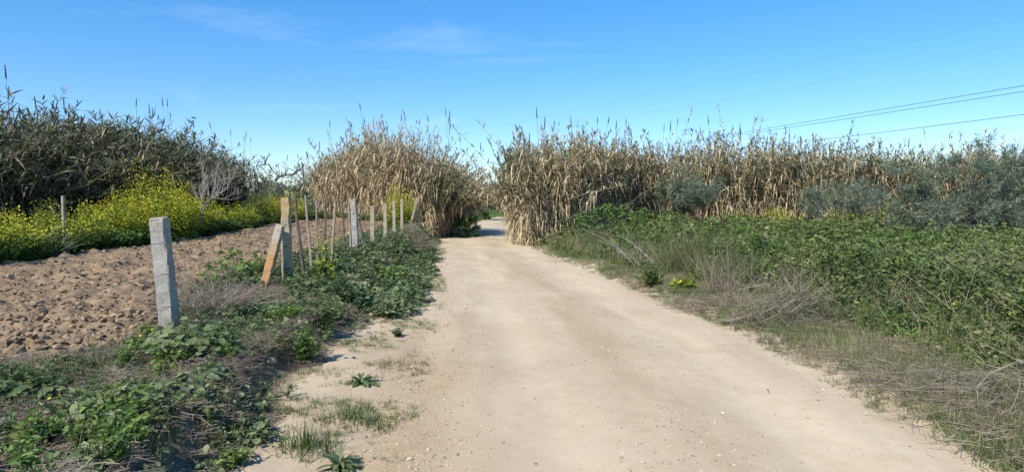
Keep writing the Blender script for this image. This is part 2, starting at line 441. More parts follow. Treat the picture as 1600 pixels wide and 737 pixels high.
rF = int(np.searchsorted(ys, 42))
build_sheets('field', [(0, rF, iB0, iB1)])
build_sheets('road', [(0, nr - 1, iD0, iD1)])
build_sheets('ground', [(0, nr - 1, 0, iB0), (rF, nr - 1, iB0, iB1), (0, nr - 1, iB1, iD0), (0, nr - 1, iD1, nc - 1)])

# ------------------------------------------------------------------ stones and clods
def ico():
    p = (1 + 5 ** .5) / 2
    v = nrm(np.array([(-1, p, 0), (1, p, 0), (-1, -p, 0), (1, -p, 0), (0, -1, p), (0, 1, p), (0, -1, -p), (0, 1, -p), (p, 0, -1), (p, 0, 1), (-p, 0, -1), (-p, 0, 1)], float))
    f = np.array([(0, 11, 5), (0, 5, 1), (0, 1, 7), (0, 7, 10), (0, 10, 11), (1, 5, 9), (5, 11, 4), (11, 10, 2), (10, 7, 6), (7, 1, 8), (3, 9, 4), (3, 4, 2), (3, 2, 6), (3, 6, 8), (3, 8, 9), (4, 9, 5), (2, 4, 11), (6, 2, 10), (8, 6, 7), (9, 8, 1)])
    return v, f
IV, IF = ico()
def rocks(g, P, S, flat=.6, sink=.25, jit=.35, tint=.5):
    n = len(P)
    if n == 0: return
    v = IV[None] * (1 + jit * (R.random((n, 12, 1)) - .5) * 2)
    v = v * np.stack([R.uniform(.75, 1.25, n), R.uniform(.75, 1.25, n), R.uniform(.7, 1.2, n) * flat], -1)[:, None]
    a = R.random(n) * 2 * PI; c, s = np.cos(a)[:, None], np.sin(a)[:, None]
    v = np.stack([v[..., 0] * c - v[..., 1] * s, v[..., 0] * s + v[..., 1] * c, v[..., 2]], -1) * np.asarray(S)[:, None, None]
    v = v + P[:, None]; v[..., 2] += (np.asarray(S) * flat * (1 - 2 * sink) * .6)[:, None]
    F = IF[None] + (np.arange(n) * 12)[:, None, None]
    g.add(v.reshape(-1, 3), None, F.reshape(-1, 3), np.repeat(np.broadcast_to(np.asarray(tint, float), (n,)), 20))

def persp_y(n, y0, y1):
    """depths drawn so that the picture is filled evenly"""
    return y0 * (y1 / y0) ** R.random(n)

g = Geo()
n = 42000; y = persp_y(n, 4.2, 34); x = field_edge(y) - .05 - R.random(n) ** 1.3 * np.clip(1.35 * y - 2, 4, 9)
keep = x > -10.6; x, y = x[keep], y[keep]
S = .005 + .034 * R.random(len(x)) ** 6 + .0012 * y * R.random(len(x)) ** 3
rocks(g, np.stack([x, y, H(x, y)], -1), S, .75, .1, .55, R.random(len(x)))
tag(link('soil_clods', g.mesh('soil_clods', M['clod'], False)), 'loose brown clods of earth all over the ploughed field', 'soil clods', kind='stuff')

g = Geo()
n = 26000; y = persp_y(n, 2.6, 26); u = R.random(n)
l, r = road_l(y), road_r(y); x = l - .5 + (r - l + .9) * u
uu_ = (x - l) / (r - l)
den = .10 + .9 * np.exp(-((uu_ - .03) / .12) ** 2) + .6 * np.exp(-((uu_ - .55) / .12) ** 2) + .7 * np.exp(-((uu_ - 1.0) / .06) ** 2)
den *= .4 + 1.2 * vnoise(x, y, .5, 77)
k = R.random(n) < den; x, y = x[k], y[k]
S = .003 + .011 * R.random(len(x)) ** 5 + .0002 * y
rocks(g, np.stack([x, y, H(x, y)], -1), S, .65, .2, .35, R.random(len(x)))
tag(link('gravel', g.mesh('gravel', M['stone'], False)), 'small pale gravel scattered over the sandy track', 'gravel', kind='stuff')

# larger single stones
def stone(px, py, s, label, mat='stone', tint=.6):
    p = ground_at(px, py); gg = Geo()
    rocks(gg, np.zeros((1, 3)), np.array([s]), .7, .2, .3, tint)
    o = link('stone', gg.mesh('stone', M[mat], False), None, p); tag(o, label, 'stone')
    b = o.modifiers.new('round', 'BEVEL'); b.width = s * .25; b.segments = 2
stone(12, 662, .065, 'grey rounded stone among weeds at the near left corner', 'twig', .8)
stone(423, 566, .05, 'small tan stone on the sand beside the eroded bank', 'stone', .4)
stone(352, 640, .06, 'brown lump of fallen earth at the foot of the bank', 'clod', .6)
stone(512, 474, .04, 'pale cream stone at the edge of the weeds below the stakes', 'stone', 1.0)
stone(640, 717, .022, 'flat pale pebble among orange gravel at the near edge of the track', 'stone', .8)

# ------------------------------------------------------------------ cane thickets
def line_points(poly, s):
    poly = np.array(poly, float); seg = np.linalg.norm(np.diff(poly, axis=0), axis=1); c = np.concatenate([[0], np.cumsum(seg)])
    t = s * c[-1]
    return np.stack([np.interp(t, c, poly[:, 0]), np.interp(t, c, poly[:, 1])], -1)

plume_meshes = []
def make_plume(seed):
    r = np.random.default_rng(seed); g = Geo()
    ln = r.uniform(.32, .5); st = 1.5
    z = np.linspace(0, st, 5)
    bend = r.uniform(-.12, .12)
    tubes(g, np.stack([bend * (z / st) ** 2, 0 * z, z], -1)[None], np.linspace(.009, .006, 5)[None], 3, .4)
    n = 80; t = r.random(n); zz = st - .05 + ln * t - .1
    base = np.stack([np.full(n, bend), np.zeros(n), zz], -1)
    a = r.random(n) * 2 * PI; up = r.uniform(3.2, 7, n)
    D = nrm(np.stack([np.cos(a), np.sin(a), up], -1))
    ribbon(g, base, D, .17 * (1 - .5 * t), .02, 0, 2, [.5, 1, .1], r.random(n))
    return g.mesh('plume', M['plume'])
for i in range(5): plume_meshes.append(make_plume(100 + i))

def thicket(label, front, depth, n, h, seed, green, lean=(0, 0), leansd=.10, out=.12, leaves=36, plumes=(), brown=0.0, drape=1.0, hvar=.13, wild=0.0, wmul=1.0, low=.3, front_low=0.0, lm='cane_leaf', over=0.0, ll=(.2, .44), lw=(.028, .052), emerg=.06, tip=(.7, 1.35), pk=.88):
    """front: polyline of the near edge on the ground, left to right; depth: vector(s) it goes back by"""
    r = np.random.default_rng(seed)
    s = r.random(n); dd = r.random(n) ** 1.8
    F = line_points(front, s); dep = np.asarray(depth, float)
    B = F + dd[:, None] * dep + r.normal(0, .12, (n, 2))
    root = thing('cane_thicket', label, 'cane thicket', (float(B[:, 0].mean()), float(B[:, 1].mean()), 0))
    C0 = np.array([B[:, 0].mean(), B[:, 1].mean(), 0])
    zg = base_height(B[:, 0], B[:, 1]) - .05
    hh = (np.interp(s, np.linspace(0, 1, len(h)), h) * (1 + r.normal(0, hvar, n) + .2 * (r.random(n) < emerg)) * (.80 + .22 * vnoise(B[:, 0], B[:, 1], .8, seed) + .22 * vnoise(B[:, 0], B[:, 1], 2.6, seed + 4)))
    hh = hh * (1 - front_low * r.random(n) * np.exp(-dd * 7))
    nd = nrm(-np.append(dep, 0))[:2]
    tang = np.stack([np.interp(s, [0, .06, .5, .94, 1], [-1, -.35, 0, .35, 1])], -1)
    tdir = nrm(np.array(front[-1], float) - np.array(front[0], float))
    lv = np.asarray(lean)[None] + r.normal(0, leansd, (n, 2)) + nd[None] * (out * (1 - dd) ** 2 * r.random(n) * 2)[:, None] + tdir[None] * tang * out * 1.2 * r.random((n, 1))
    lv[:, 0] += over * sst(.45, .9, s) * r.random(n) ** 1.2
    if wild:
        w = r.random(n) < wild
        lv[w] += r.normal(0, .33, (int(w.sum()), 2))
    def pos(i, t):
        p = np.empty((len(i), 3))
        p[:, :2] = B[i] + lv[i] * (hh[i] * t ** 1.7)[:, None]
        p[:, 2] = zg[i] + hh[i] * t * (1 - .35 * np.clip((lv[i] ** 2).sum(1), 0, .9) * t)
        return p - C0
    idx = np.arange(n); K = 6; ts = np.linspace(0, 1, K)
    pts = np.stack([pos(idx, np.full(n, t)) for t in ts], 1)
    g = Geo(); tubes(g, pts, np.linspace(.016, .005, K)[None] * r.uniform(.8, 1.2, (n, 1)) * wmul, 4, r.random(n))
    tag(link('canes', g.mesh('canes', M['cane']), root), kind='stuff')
    g = Geo()
    cg = np.clip(green + r.normal(0, .16, n) + 1.0 * (vnoise(B[:, 0], B[:, 1], 1.7, seed) - .5), 0, 1)   # how green each cane still is
    ii = np.repeat(idx, leaves); m = len(ii)
    t = .05 + .94 * r.random(m) ** (1 - .42 * low)
    p = pos(ii, t); a = r.random(m) * 2 * PI
    dead = (r.random(m) > cg[ii] * sst(.15, .75, t) * 1.35)
    hang = dead & (r.random(m) < .55 * drape)
    el = np.where(dead, r.uniform(-.5, 1.0, m), r.uniform(.35, 1.15, m))
    el = np.where(t > .88, r.uniform(*tip, m), el)
    D = np.stack([np.cos(a) * np.cos(el), np.sin(a) * np.cos(el), np.sin(el)], -1)
    dr = np.where(hang, r.uniform(.9, 2.2, m), np.where(dead, r.uniform(.3, 1.1, m), r.uniform(.15, .7, m))); dr = np.where(t > .9, r.uniform(.0, .35, m), dr)
    L = r.uniform(*ll, m) * np.where(t > .9, .75, 1.0); W = r.uniform(*lw, m) * wmul
    bs = (vnoise(p[:, 0] + C0[0], p[:, 2] * .8 + p[:, 1] * .6, .9, seed + 9) - .5) * .22
    tint = np.where(dead, np.clip(r.normal(.42, .15, m) - brown * r.random(m) + bs, 0, .68), np.clip(r.normal(.86, .08, m) - .04, .68, 1))
    ribbon(g, p, D, L, W, dr, 3, [.55, 1, .7, .06], tint, r.normal(0, .5, m))
    tag(link('leaves', g.mesh('leaves', M[lm]), root), kind='stuff')
    for j, (px, py) in enumerate(plumes):
        q = line_points(front, np.array([.5]))[0]
        Y = np.interp(px, [p_[0] for p_ in _plume_depth[label]], [p_[1] for p_ in _plume_depth[label]])
        w = at_depth(px, py, Y)
        k = r.uniform(.8, 1.15) * pk
        o = link('plume', plume_meshes[j % 5], root, (w[0] - C0[0], w[1] - C0[1], w[2] - 1.95 * k + .12), (r.normal(0, .07), r.normal(0, .07), r.random() * 6.28), k)
    return root
_plume_depth = {}
LA = 'dark shaded giant cane thicket behind the yellow flowers at the field edge'
LB = 'tall sunlit dry cane clump overhanging the track behind the far fence posts'
LC = 'dry straw coloured cane clump at the bend, standing on the right track edge'
LD = 'long straw coloured cane hedge behind the brambles and grey shrubs'
LE = 'distant dark canes seen through the gap over the track'
_plume_depth[LA] = [(0, 16), (210, 22.5), (400, 31)]
_plume_depth[LB] = [(470, 36), (700, 29)]
_plume_depth[LC] = [(770, 25), (1000, 28.5)]
_plume_depth[LD] = [(1000, 31), (1500, 31)]
thicket(LA, [(-13.7, 5), (-13.6, 12), (-13.6, 20), (-13.5, 28), (-13.7, 31)], (-4.0, .5), 3100, [3.2, 3.2, 3.6, 3.85, 3.7, 3.1], 11, .60, lean=(.12, -.02), leansd=.18, out=.30, leaves=50, brown=.36, wild=.28, drape=.9, hvar=.06, front_low=.7, lm='cane_leaf_shaded', ll=(.28, .6), lw=(.06, .11), wmul=.5, emerg=.02, tip=(.3, 1.25), pk=.72,
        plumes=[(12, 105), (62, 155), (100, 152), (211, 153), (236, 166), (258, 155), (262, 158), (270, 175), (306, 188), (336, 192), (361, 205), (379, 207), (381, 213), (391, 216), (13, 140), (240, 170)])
thicket(LB, [(-11.0, 36.5), (-8.3, 33), (-5.2, 29), (-3.6, 28.6), (-3.2, 31), (-3.6, 36)], (-1.2, 3.6), 1500, [2.9, 3.3, 3.62, 3.62, 3.45, 3.1], 12, .22, lean=(-.02, -.03), out=.18, leaves=48, leansd=.13, wild=.16, front_low=.25, over=.95,
        plumes=[(517, 190), (550, 193), (543, 200), (574, 183), (604, 188), (624, 180), (637, 178), (650, 184), (671, 180), (698, 172), (701, 175), (699, 190), (724, 210), (752, 222), (515, 205), (499, 222), (600, 196), (668, 195)])
thicket(LC, [(.15, 27.5), (.2, 24.6), (.75, 23.9), (2.0, 24.5), (3.1, 25.8), (5.2, 28)], (1.5, 3.4), 1250, [2.9, 3.35, 3.45, 3.55, 3.5, 3.4], 13, .44, lean=(.0, -.02), out=.18, leaves=48, leansd=.13, wild=.14, front_low=.15, low=.45,
        plumes=[(842, 170), (850, 185), (848, 192), (814, 205), (825, 210), (858, 190), (898, 185), (932, 182), (942, 180), (960, 190), (978, 188), (985, 196), (992, 198), (799, 222), (897, 205)])
thicket(LD, [(5.0, 29), (8, 29.4), (12, 30), (17, 30), (22, 30), (29, 29)], (.5, 3.5), 2500, [3.45, 3.6, 3.6, 3.3, 3.1, 3.35, 3.1], 14, .36, out=.12, leaves=44, leansd=.12, hvar=.14, wild=.10, low=.8,
        plumes=[(1036, 195), (1044, 192), (1057, 184), (1095, 198), (1111, 182), (1150, 195), (1159, 205), (1117, 205), (1160, 198), (1180, 215), (1198, 214), (1228, 200), (1232, 208), (1250, 214), (1297, 236), (1418, 218), (1452, 200), (1484, 208)])

# ------------------------------------------------------------------ branching woody plants
def grow(r, p, d, L, rad, lvl, maxl, segs, tips, spread=.6, upb=.15, kids=(2, 4), wob=.18, shrink=.68):
    pts = [p]; rr = [rad]; K = 4
    for k in range(K):
        d = nrm(d + r.normal(0, wob, 3) + np.array([0, 0, upb * .3]))
        p = p + d * L / K; pts.append(p); rr.append(rad * (1 - .5 * (k + 1) / K))
    segs.append((np.array(pts), np.array(rr)))
    if lvl >= maxl:
        tips.append((np.array(pts), d)); return
    nk = r.integers(kids[0], kids[1] + 1)
    for c in range(nk):
        f = r.uniform(.45, 1.0) if c else 1.0
        i = f * K; i0 = min(int(i), K - 1); q = pts[i0] + (pts[i0 + 1] - pts[i0]) * (i - i0)
        nd = nrm(d + r.normal(0, spread, 3) + np.array([0, 0, upb]))
        grow(r, q, nd, L * shrink * r.uniform(.8, 1.15), max(rr[i0] * .68, .0025), lvl + 1, maxl, segs, tips, spread, upb, kids, wob, shrink)

def seg_geo(segs, sides=4, r=None):
    g = Geo()
    tubes(g, np.array([s[0] for s in segs]), np.array([s[1] for s in segs]), sides, R.random(len(segs)))
    return g

def woody(name, label, cat, loc, seed, stems, L, rad, maxl, leaf=None, nleaf=10, leafL=.07, leafW=.014, mat='bark', spread=.6, upb=.15, kids=(2, 4), lean=.35, shrink=.68, group=None, wob=.18, fine=0):
    r = np.random.default_rng(seed)
    root = thing(name, label, cat, loc, group); segs = []; tips = []; mains = []
    for k in range(stems):
        d0 = nrm(np.array([r.normal(0, lean), r.normal(0, lean), 1.0]))
        mains.append(len(segs))
        grow(r, np.array([r.normal(0, .06 * stems), r.normal(0, .06 * stems), -.05]) if stems > 1 else np.array([0, 0, -.05]), d0, L * r.uniform(.8, 1.15), rad, 0, maxl, segs, tips, spread, upb, kids, wob, shrink)
    for k in mains: link('trunk', seg_geo([segs[k]], 6).mesh('trunk', M[mat]), root)
    sm = [s for i, s in enumerate(segs) if i not in mains]
    if sm: tag(link('branches', seg_geo(sm, 3).mesh('branches', M[mat]), root), kind='stuff')
    if leaf:
        P = np.array([t[0] for t in tips]); m = len(P) * nleaf
        ti = np.repeat(np.arange(len(P)), nleaf); f = r.random(m) ** .8 * 3.999
        i0 = f.astype(int); q = P[ti, i0] + (P[ti, i0 + 1] - P[ti, i0]) * (f - i0)[:, None] + r.normal(0, .035, (m, 3))
        td = nrm(P[ti, -1] - P[ti, 0]); D = nrm(td * .8 + rdir(m, rng=r) * .9 + np.array([0, 0, .15]))
        g = Geo(); cl = np.repeat(r.random(len(P)), nleaf)
        ribbon(g, q, D, r.uniform(.7, 1.3, m) * leafL, r.uniform(.7, 1.3, m) * leafW, .15, 2, [.5, 1, .1], np.clip(.25 + .5 * cl + r.normal(0, .14, m), 0, 1), r.uniform(-1.2, 1.2, m))
        tag(link('foliage', g.mesh('foliage', M[leaf]), root), kind='stuff')
    return root

def base_at(px, Y, dz=0):
    x = (px - CX) / F_PX * Y
    return (x, Y, float(base_height(x, Y)) + dz)

woody('bare_tree', 'small leafless grey tree standing among the yellow flowers before the dark canes', 'tree', base_at(308, 20.4), 21, 1, 1.0, .065, 4, mat='palebark', spread=.46, upb=.34, kids=(3, 5), lean=.04, shrink=.78)
woody('olive_tree', 'large grey green olive tree filling the far right end of the cane hedge', 'tree', base_at(1530, 19), 22, 9, 1.24, .05, 4, 'olive', 30, .12, .02, 'bark', .75, .0, (3, 4), .95, .76)
woody('olive_tree', 'second grey green olive tree cut by the right picture edge', 'tree', base_at(1690, 18), 29, 6, 1.1, .06, 4, 'olive', 22, .12, .019, 'bark', .7, .06, (3, 4), .6, .76)
woody('grey_green_shrub', 'upright bluish grey green shrub in front of the cane hedge above the green mound', 'shrub', base_at(1086, 25.6), 23, 9, .96, .024, 3, 'olive', 46, .12, .02, 'bark', .36, .3, (3, 4), .28, .78)
woody('grey_green_shrub', 'broad thin grey shrub before the cane hedge, left of the olive tree', 'shrub', base_at(1325, 24.5), 24, 11, .98, .02, 3, 'olive', 34, .11, .017, 'palebark', .5, .14, (3, 4), .55, .78)
_ol = woody('olive_tree', 'distant olive tree with a bare curved limb between the dark thicket and the dry clump', 'tree', base_at(440, 46), 25, 4, 1.3, .07, 4, 'olive', 18, .17, .03, 'bark', .6, .05, (3, 4), .6, .75)
_pl = np.array([at_depth(a, b, 45.5) for a, b in ((452, 318), (440, 296), (430, 282), (436, 276), (446, 274), (458, 273), (463, 268), (470, 265), (474, 268), (474, 278))]) - np.array(_ol.location)
gl = Geo(); tubes(gl, _pl[None], np.linspace(.12, .06, 10)[None], 5, .2)
for k_ in range(3, 9):
    for j_ in range(3):
        a_ = _pl[k_]; d_ = nrm(R.normal(0, .6, 3) + np.array([0, 0, .8])); q_ = np.linspace(0, R.uniform(.4, 1.0), 5)[:, None]
        tubes(gl, (a_ + d_ * q_ + np.cumsum(R.normal(0, .03, (5, 3)), 0))[None], np.linspace(.035, .015, 5)[None], 3, .2)
link('bare_limb', gl.mesh('bare_limb', M['bark']), _ol)
woody('olive_tree', 'distant low olive tree right beside the dark cane thicket end', 'tree', base_at(408, 50), 26, 4, 1.1, .06, 4, 'olive', 16, .17, .03, 'bark', .6, .05, (3, 4), .6, .75)
woody('olive_tree', 'distant olive tree seen behind the leaning stakes at the field end', 'tree', base_at(482, 48), 27, 4, 1.1, .06, 4, 'olive', 16, .17, .03, 'bark', .6, .05, (3, 4), .6, .75)
woody('dark_foliage', 'added dark green shrub standing in for the shaded side of the overhanging canes', 'shrub', base_at(688, 31.0), 33, 5, .62, .03, 3, 'bramble', 44, .12, .03, 'bark', .5, .05, (3, 4), .35, .78)  # added shrub; its dark leaves stand in for the shaded part of the canes
woody('dark_tree', 'dark bushy tree beyond the road bend seen through the gap', 'tree', base_at(748, 62), 28, 4, 1.6, .09, 4, 'bramble', 26, .2, .05, 'bark', .6, .1, (3, 4), .5, .75)
woody('dark_tree', 'pale green bushy tree far behind the gap over the track', 'tree', base_at(782, 84), 30, 4, 1.5, .09, 4, 'olive', 26, .25, .06, 'bark', .6, .1, (3, 4), .5, .75)

# far hedgerow that closes the horizon all round
g = Geo()
n = 26000; a = R.uniform(-1.25, 1.25, n); rad_ = R.uniform(105, 122, n)
hx, hy = rad_ * np.sin(a), rad_ * np.cos(a)
top = 1.2 + 3.4 * fbm(a * 40, 0 * a, 1.0, 3, 81)
hz = base_height(hx, hy) + R.random(n) ** .7 * top
leaf6(g, np.stack([hx, hy, hz], -1), rdir(n), rdir(n, .1, 1), R.uniform(.4, .8, n), R.uniform(.3, .55, n), .2, np.clip(R.normal(.4, .2, n), 0, 1))
tag(link('far_treeline', g.mesh('far_treeline', M['olive'])), 'far grey green treeline along the horizon', 'treeline', kind='stuff')

# ------------------------------------------------------------------ mustard
def mustard(label, cx, cy, rx, ry, h, seed, n, group=None, fl=1.0, name='mustard_bush', cat='flowering bush'):
    r = np.random.default_rng(seed)
    root = thing(name, label, cat, (cx, cy, float(base_height(cx, cy))), group)
    a = r.random(n) * 2 * PI; q = np.sqrt(r.random(n)); bx, by = rx * q * np.cos(a), ry * q * np.sin(a)
    zz = base_height(cx + bx, cy + by) - base_height(cx, cy)
    hh = h * (1 - .35 * q ** 2) * r.uniform(.5, 1.2, n) * (.62 + .75 * vnoise(cx + bx, cy + by, .7, seed))
    lv = np.stack([bx / rx, by / ry], -1) * .18 + r.normal(0, .1, (n, 2))
    K = 5; t = np.linspace(0, 1, K)
    pts = np.stack([bx[:, None] + lv[:, :1] * hh[:, None] * t ** 1.5, by[:, None] + lv[:, 1:] * hh[:, None] * t ** 1.5, zz[:, None] + hh[:, None] * t], -1)
    g = Geo(); tubes(g, pts, np.linspace(.007, .003, K)[None], 3, r.random(n) * .6 + .3)
    nl = 21; m = n * nl; ii = np.repeat(np.arange(n), nl); f = r.random(m) ** 1.1 * .92
    P = np.stack([bx[ii] + lv[ii, 0] * hh[ii] * f ** 1.5, by[ii] + lv[ii, 1] * hh[ii] * f ** 1.5, zz[ii] + hh[ii] * f], -1)
    D = rdir(m, -.2, .8, r); sz = (.16 - .11 * f) * r.uniform(.7, 1.3, m)
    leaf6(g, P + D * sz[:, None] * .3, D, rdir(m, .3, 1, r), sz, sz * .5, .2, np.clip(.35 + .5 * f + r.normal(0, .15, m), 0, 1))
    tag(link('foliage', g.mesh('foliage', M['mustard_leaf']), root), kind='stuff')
    nb = int(20 * fl); m = n * nb; ii = np.repeat(np.arange(n), nb); f = 1.02 - .72 * r.random(m) ** 1.8
    P = np.stack([bx[ii] + lv[ii, 0] * hh[ii] * f ** 1.5, by[ii] + lv[ii, 1] * hh[ii] * f ** 1.5, zz[ii] + hh[ii] * f], -1) + r.normal(0, .09, (m, 3)) * np.array([1, 1, .4])
    g = Geo(); s = r.uniform(.022, .043, m); D = rdir(m, -.15, .3, r)
    leaf6(g, P - D * s[:, None] * .5, D, rdir(m, .4, 1, r), s, s, -.1, r.random(m))
    tag(link('flowers', g.mesh('flowers', M['mustard_flower']), root), kind='stuff')
    return root
mustard('low yellow flowering mustard mass under the dark canes at the left picture edge', -10.6, 11.8, .9, 2.2, 1.1, 31, 320, fl=1.2)
mustard('yellow mustard patch beside the thin grey stake under the dark canes', -10.7, 15.0, .8, 1.3, 1.0, 32, 240, fl=.55)
mustard('tallest bright yellow mustard bush, behind the nearest concrete post', -10.5, 18.3, .9, 2.0, 1.55, 33, 460, fl=1.5)
mustard('yellow mustard bush just left of the small bare tree', -10.7, 21.2, .8, 1.4, 1.2, 34, 240, None, .9)
mustard('greener mustard bush just right of the small bare tree', -10.6, 24.0, .8, 1.2, .9, 35, 230, fl=.7)
mustard('yellow mustard bush at the far field corner behind the lichen topped post', -10.7, 28.8, 1.1, 1.6, 1.35, 36, 300, None, 1.3)
mustard('yellow mustard bush behind the last slender fence posts', *base_at(626, 24.8)[:2], .55, .5, 1.35, 37, 110, fl=1.3)
mustard('low yellow flower patch at the foot of the cane hedge', *base_at(1195, 28.0)[:2], 1.6, .6, .85, 38, 180)
mustard('yellow flower patch below the broad grey shrub', *base_at(1330, 24.2)[:2], 1.0, .6, .95, 39, 90, fl=.6)
mustard('yellow flower patch at the foot of the large olive tree', *base_at(1415, 23.5)[:2], 1.5, .7, 1.0, 40, 160, fl=.8)
mustard('spindly yellow mustard plant growing between the stakes and the track', *base_at(503, 9.6)[:2], .07, .07, 1.05, 41, 4, fl=.7, name='mustard_plant', cat='plant')
mustard('small yellow flowering plant in dry grass on the right verge', *ground_at(1066, 452)[:2], .12, .1, .3, 42, 6, fl=.5, name='mustard_plant', cat='plant')

# ------------------------------------------------------------------ fence
def post(name, label, mat, base, top, w, group=None, rz=.5, taper=.9, chip=0.012, seed=0, holes=0, dep=None, ties=()):
    """square concrete post between two points; its own mesh"""
    base = np.array(base, float); top = np.array(top, float)
    ln = float(np.linalg.norm(top - base)) + .25; d = nrm(top - base)
    r = np.random.default_rng(seed); n = 16; g = Geo(); dep = dep or w
    zs = np.concatenate([np.linspace(-.25, ln - .25 - .03, n), [ln - .25 - .012, ln - .25]])
    c = .86
    prof = np.array([(1, -c), (1, c), (c, 1), (-c, 1), (-1, c), (-1, -c), (-c, -1), (c, -1)]) * .5
    V = []
    for z in zs:
        f = 1 - (1 - taper) * (z / ln); k = 1.0 if z < ln - .27 else (.96 if z < ln - .255 else .82)
        V.append(np.column_stack([prof[:, 0] * w * f * k + r.normal(0, chip * .28, 8), prof[:, 1] * dep * f * k + r.normal(0, chip * .28, 8), np.full(8, z) + (r.normal(0, chip * .5, 8) if z > ln - .3 else 0)]))
    V = np.array(V).reshape(-1, 3); m = len(zs)
    i, j = np.meshgrid(np.arange(m - 1), np.arange(8), indexing='ij'); j2 = (j + 1) % 8
    q = np.stack([i * 8 + j, i * 8 + j2, (i + 1) * 8 + j2, (i + 1) * 8 + j], -1).reshape(-1, 4)
    tq = np.array([[(m - 1) * 8 + a for a in (0, 1, 2, 3)], [(m - 1) * 8 + a for a in (0, 3, 4, 7)], [(m - 1) * 8 + a for a in (4, 5, 6, 7)]])
    g.add(V, np.concatenate([q, tq]))
    o = link(name, g.mesh(name, M[mat], False), None, base)
    from mathutils import Vector, Quaternion
    qz = Vector((0, 0, 1)).rotation_difference(Vector(d)) @ Quaternion((0, 0, 1), rz)
    o.rotation_euler = qz.to_euler()
    tag(o, label, 'post', group)
    for zt in ties:
        f = 1 - (1 - taper) * ((zt + .25) / ln); hx_, hy_ = w * f * .5 + .004, dep * f * .5 + .004
        lp = np.array([(-hx_, -hy_, zt), (hx_, -hy_, zt + .008), (hx_, hy_, zt), (-hx_, hy_, zt - .008), (-hx_, -hy_, zt)]); gt = Geo()
        for a_, b_ in zip(lp[:-1], lp[1:]): tubes(gt, np.array([[a_, b_]]), np.array([[.0021, .0021]]), 5, .5)
        link('wire_tie', gt.mesh('wire_tie', M['wire']), o)
    for h in range(holes):
        gh = Geo(); th = np.arange(8) * 2 * PI / 8; z = .28 + h * .34
        f = 1 - (1 - taper) * (z / ln); yy = -dep * .5 * f - .003
        ring = np.column_stack([.014 * np.cos(th), np.full(8, yy), z + .014 * np.sin(th)]); ring2 = ring + np.array([0, .012, 0])
        qq = [[k, (k + 1) % 8, 8 + (k + 1) % 8, 8 + k] for k in range(8)] + [[0, 1, 2, 3], [0, 3, 4, 7], [4, 5, 6, 7]]
        gh.add(np.concatenate([ring, ring2]), qq); link('bolt_hole', gh.mesh('bolt_hole', M['hole'], False), o)
    return o
def P3(px, py, Y): return at_depth(px, py, Y)
def GB(x, y): return np.array([x, y, float(base_height(x, y))])
gp = 'concrete posts of the field fence'
fx = lambda px, Y: (px - CX) / F_PX * Y
p1b = np.array([fx(262, 6.2), 6.2, .29]); p1t = P3(249, 340, 6.15)
post('concrete_post', 'nearest grey concrete fence post, leaning slightly left at the field edge', 'concrete', p1b, p1t, .15, gp, rz=.02, seed=1, ties=(.31, .63, .93))
p2b = np.array([fx(447, 9.8), 9.8, .32]); p2t = P3(447, 309, 9.8)
post('concrete_post', 'tall concrete post with an orange lichen covered top and three bolt holes', 'concrete_top', p2b, p2t, .135, gp, rz=.05, seed=2, holes=3, chip=.018, ties=(.40, .72, 1.02))
b2b = np.array([fx(409, 9.35), 9.35, .29]); b2t = P3(438, 352, 9.62)
post('concrete_post', 'short orange stained concrete brace leaning against the lichen topped post', 'concrete_low', b2b, b2t, .12, gp, rz=-.03, seed=3, ties=(.55,))
p4b = np.array([fx(556, 14.7), 14.7, .40]); p4t = P3(552, 311, 14.7)
post('concrete_post', 'weathered white grey post with dark holes standing past the row of thin stakes', 'concrete', p4b, p4t, .135, gp, rz=-.02, seed=4, holes=3, ties=(.36, .68, .98))
b4b = np.array([fx(567, 15.3), 15.3, .40]); b4t = P3(558, 340, 14.95)
post('concrete_post', 'short tan brace leaning on the far side of the weathered white grey post', 'tan_concrete', b4b, b4t, .12, gp, rz=.06, seed=5)
for k, (px, pt, wd, lb) in enumerate([
        (582, 322, .11, 'first of four slender tan posts past the weathered white grey post'),
        (602, 318, .105, 'second of four slender tan posts past the weathered white grey post'),
        (616, 314, .10, 'third of four slender tan posts, touching the yellow bush'),
        (628, 311, .09, 'last of four slender tan posts, in front of the yellow bush')]):
    Y = 3.68 / ((CX - px) / F_PX); b = GB(fx(px, Y), Y)
    post('concrete_post', lb, 'tan_concrete', b, P3(px, pt, Y), wd, gp, rz=.06 - .04 * k, seed=10 + k)
for k, (px, pt, lnp, lb) in enumerate([
        (645, 310, 650, 'left one of three pale slats leaning together beside the dry clump'),
        (652, 308, 651, 'middle one of three pale slats leaning together beside the dry clump'),
        (657, 312, 652, 'right one of three pale slats leaning together beside the dry clump')]):
    Y = 24.5 + .15 * k; b = GB(fx(640 + 7 * k, Y), Y)
    post('fence_post', lb, 'tan_concrete', b, P3([651, 653, 654][k], pt, Y + .05), .09, 'pale slats at the far fence end', rz=.2, seed=20 + k, dep=.05)

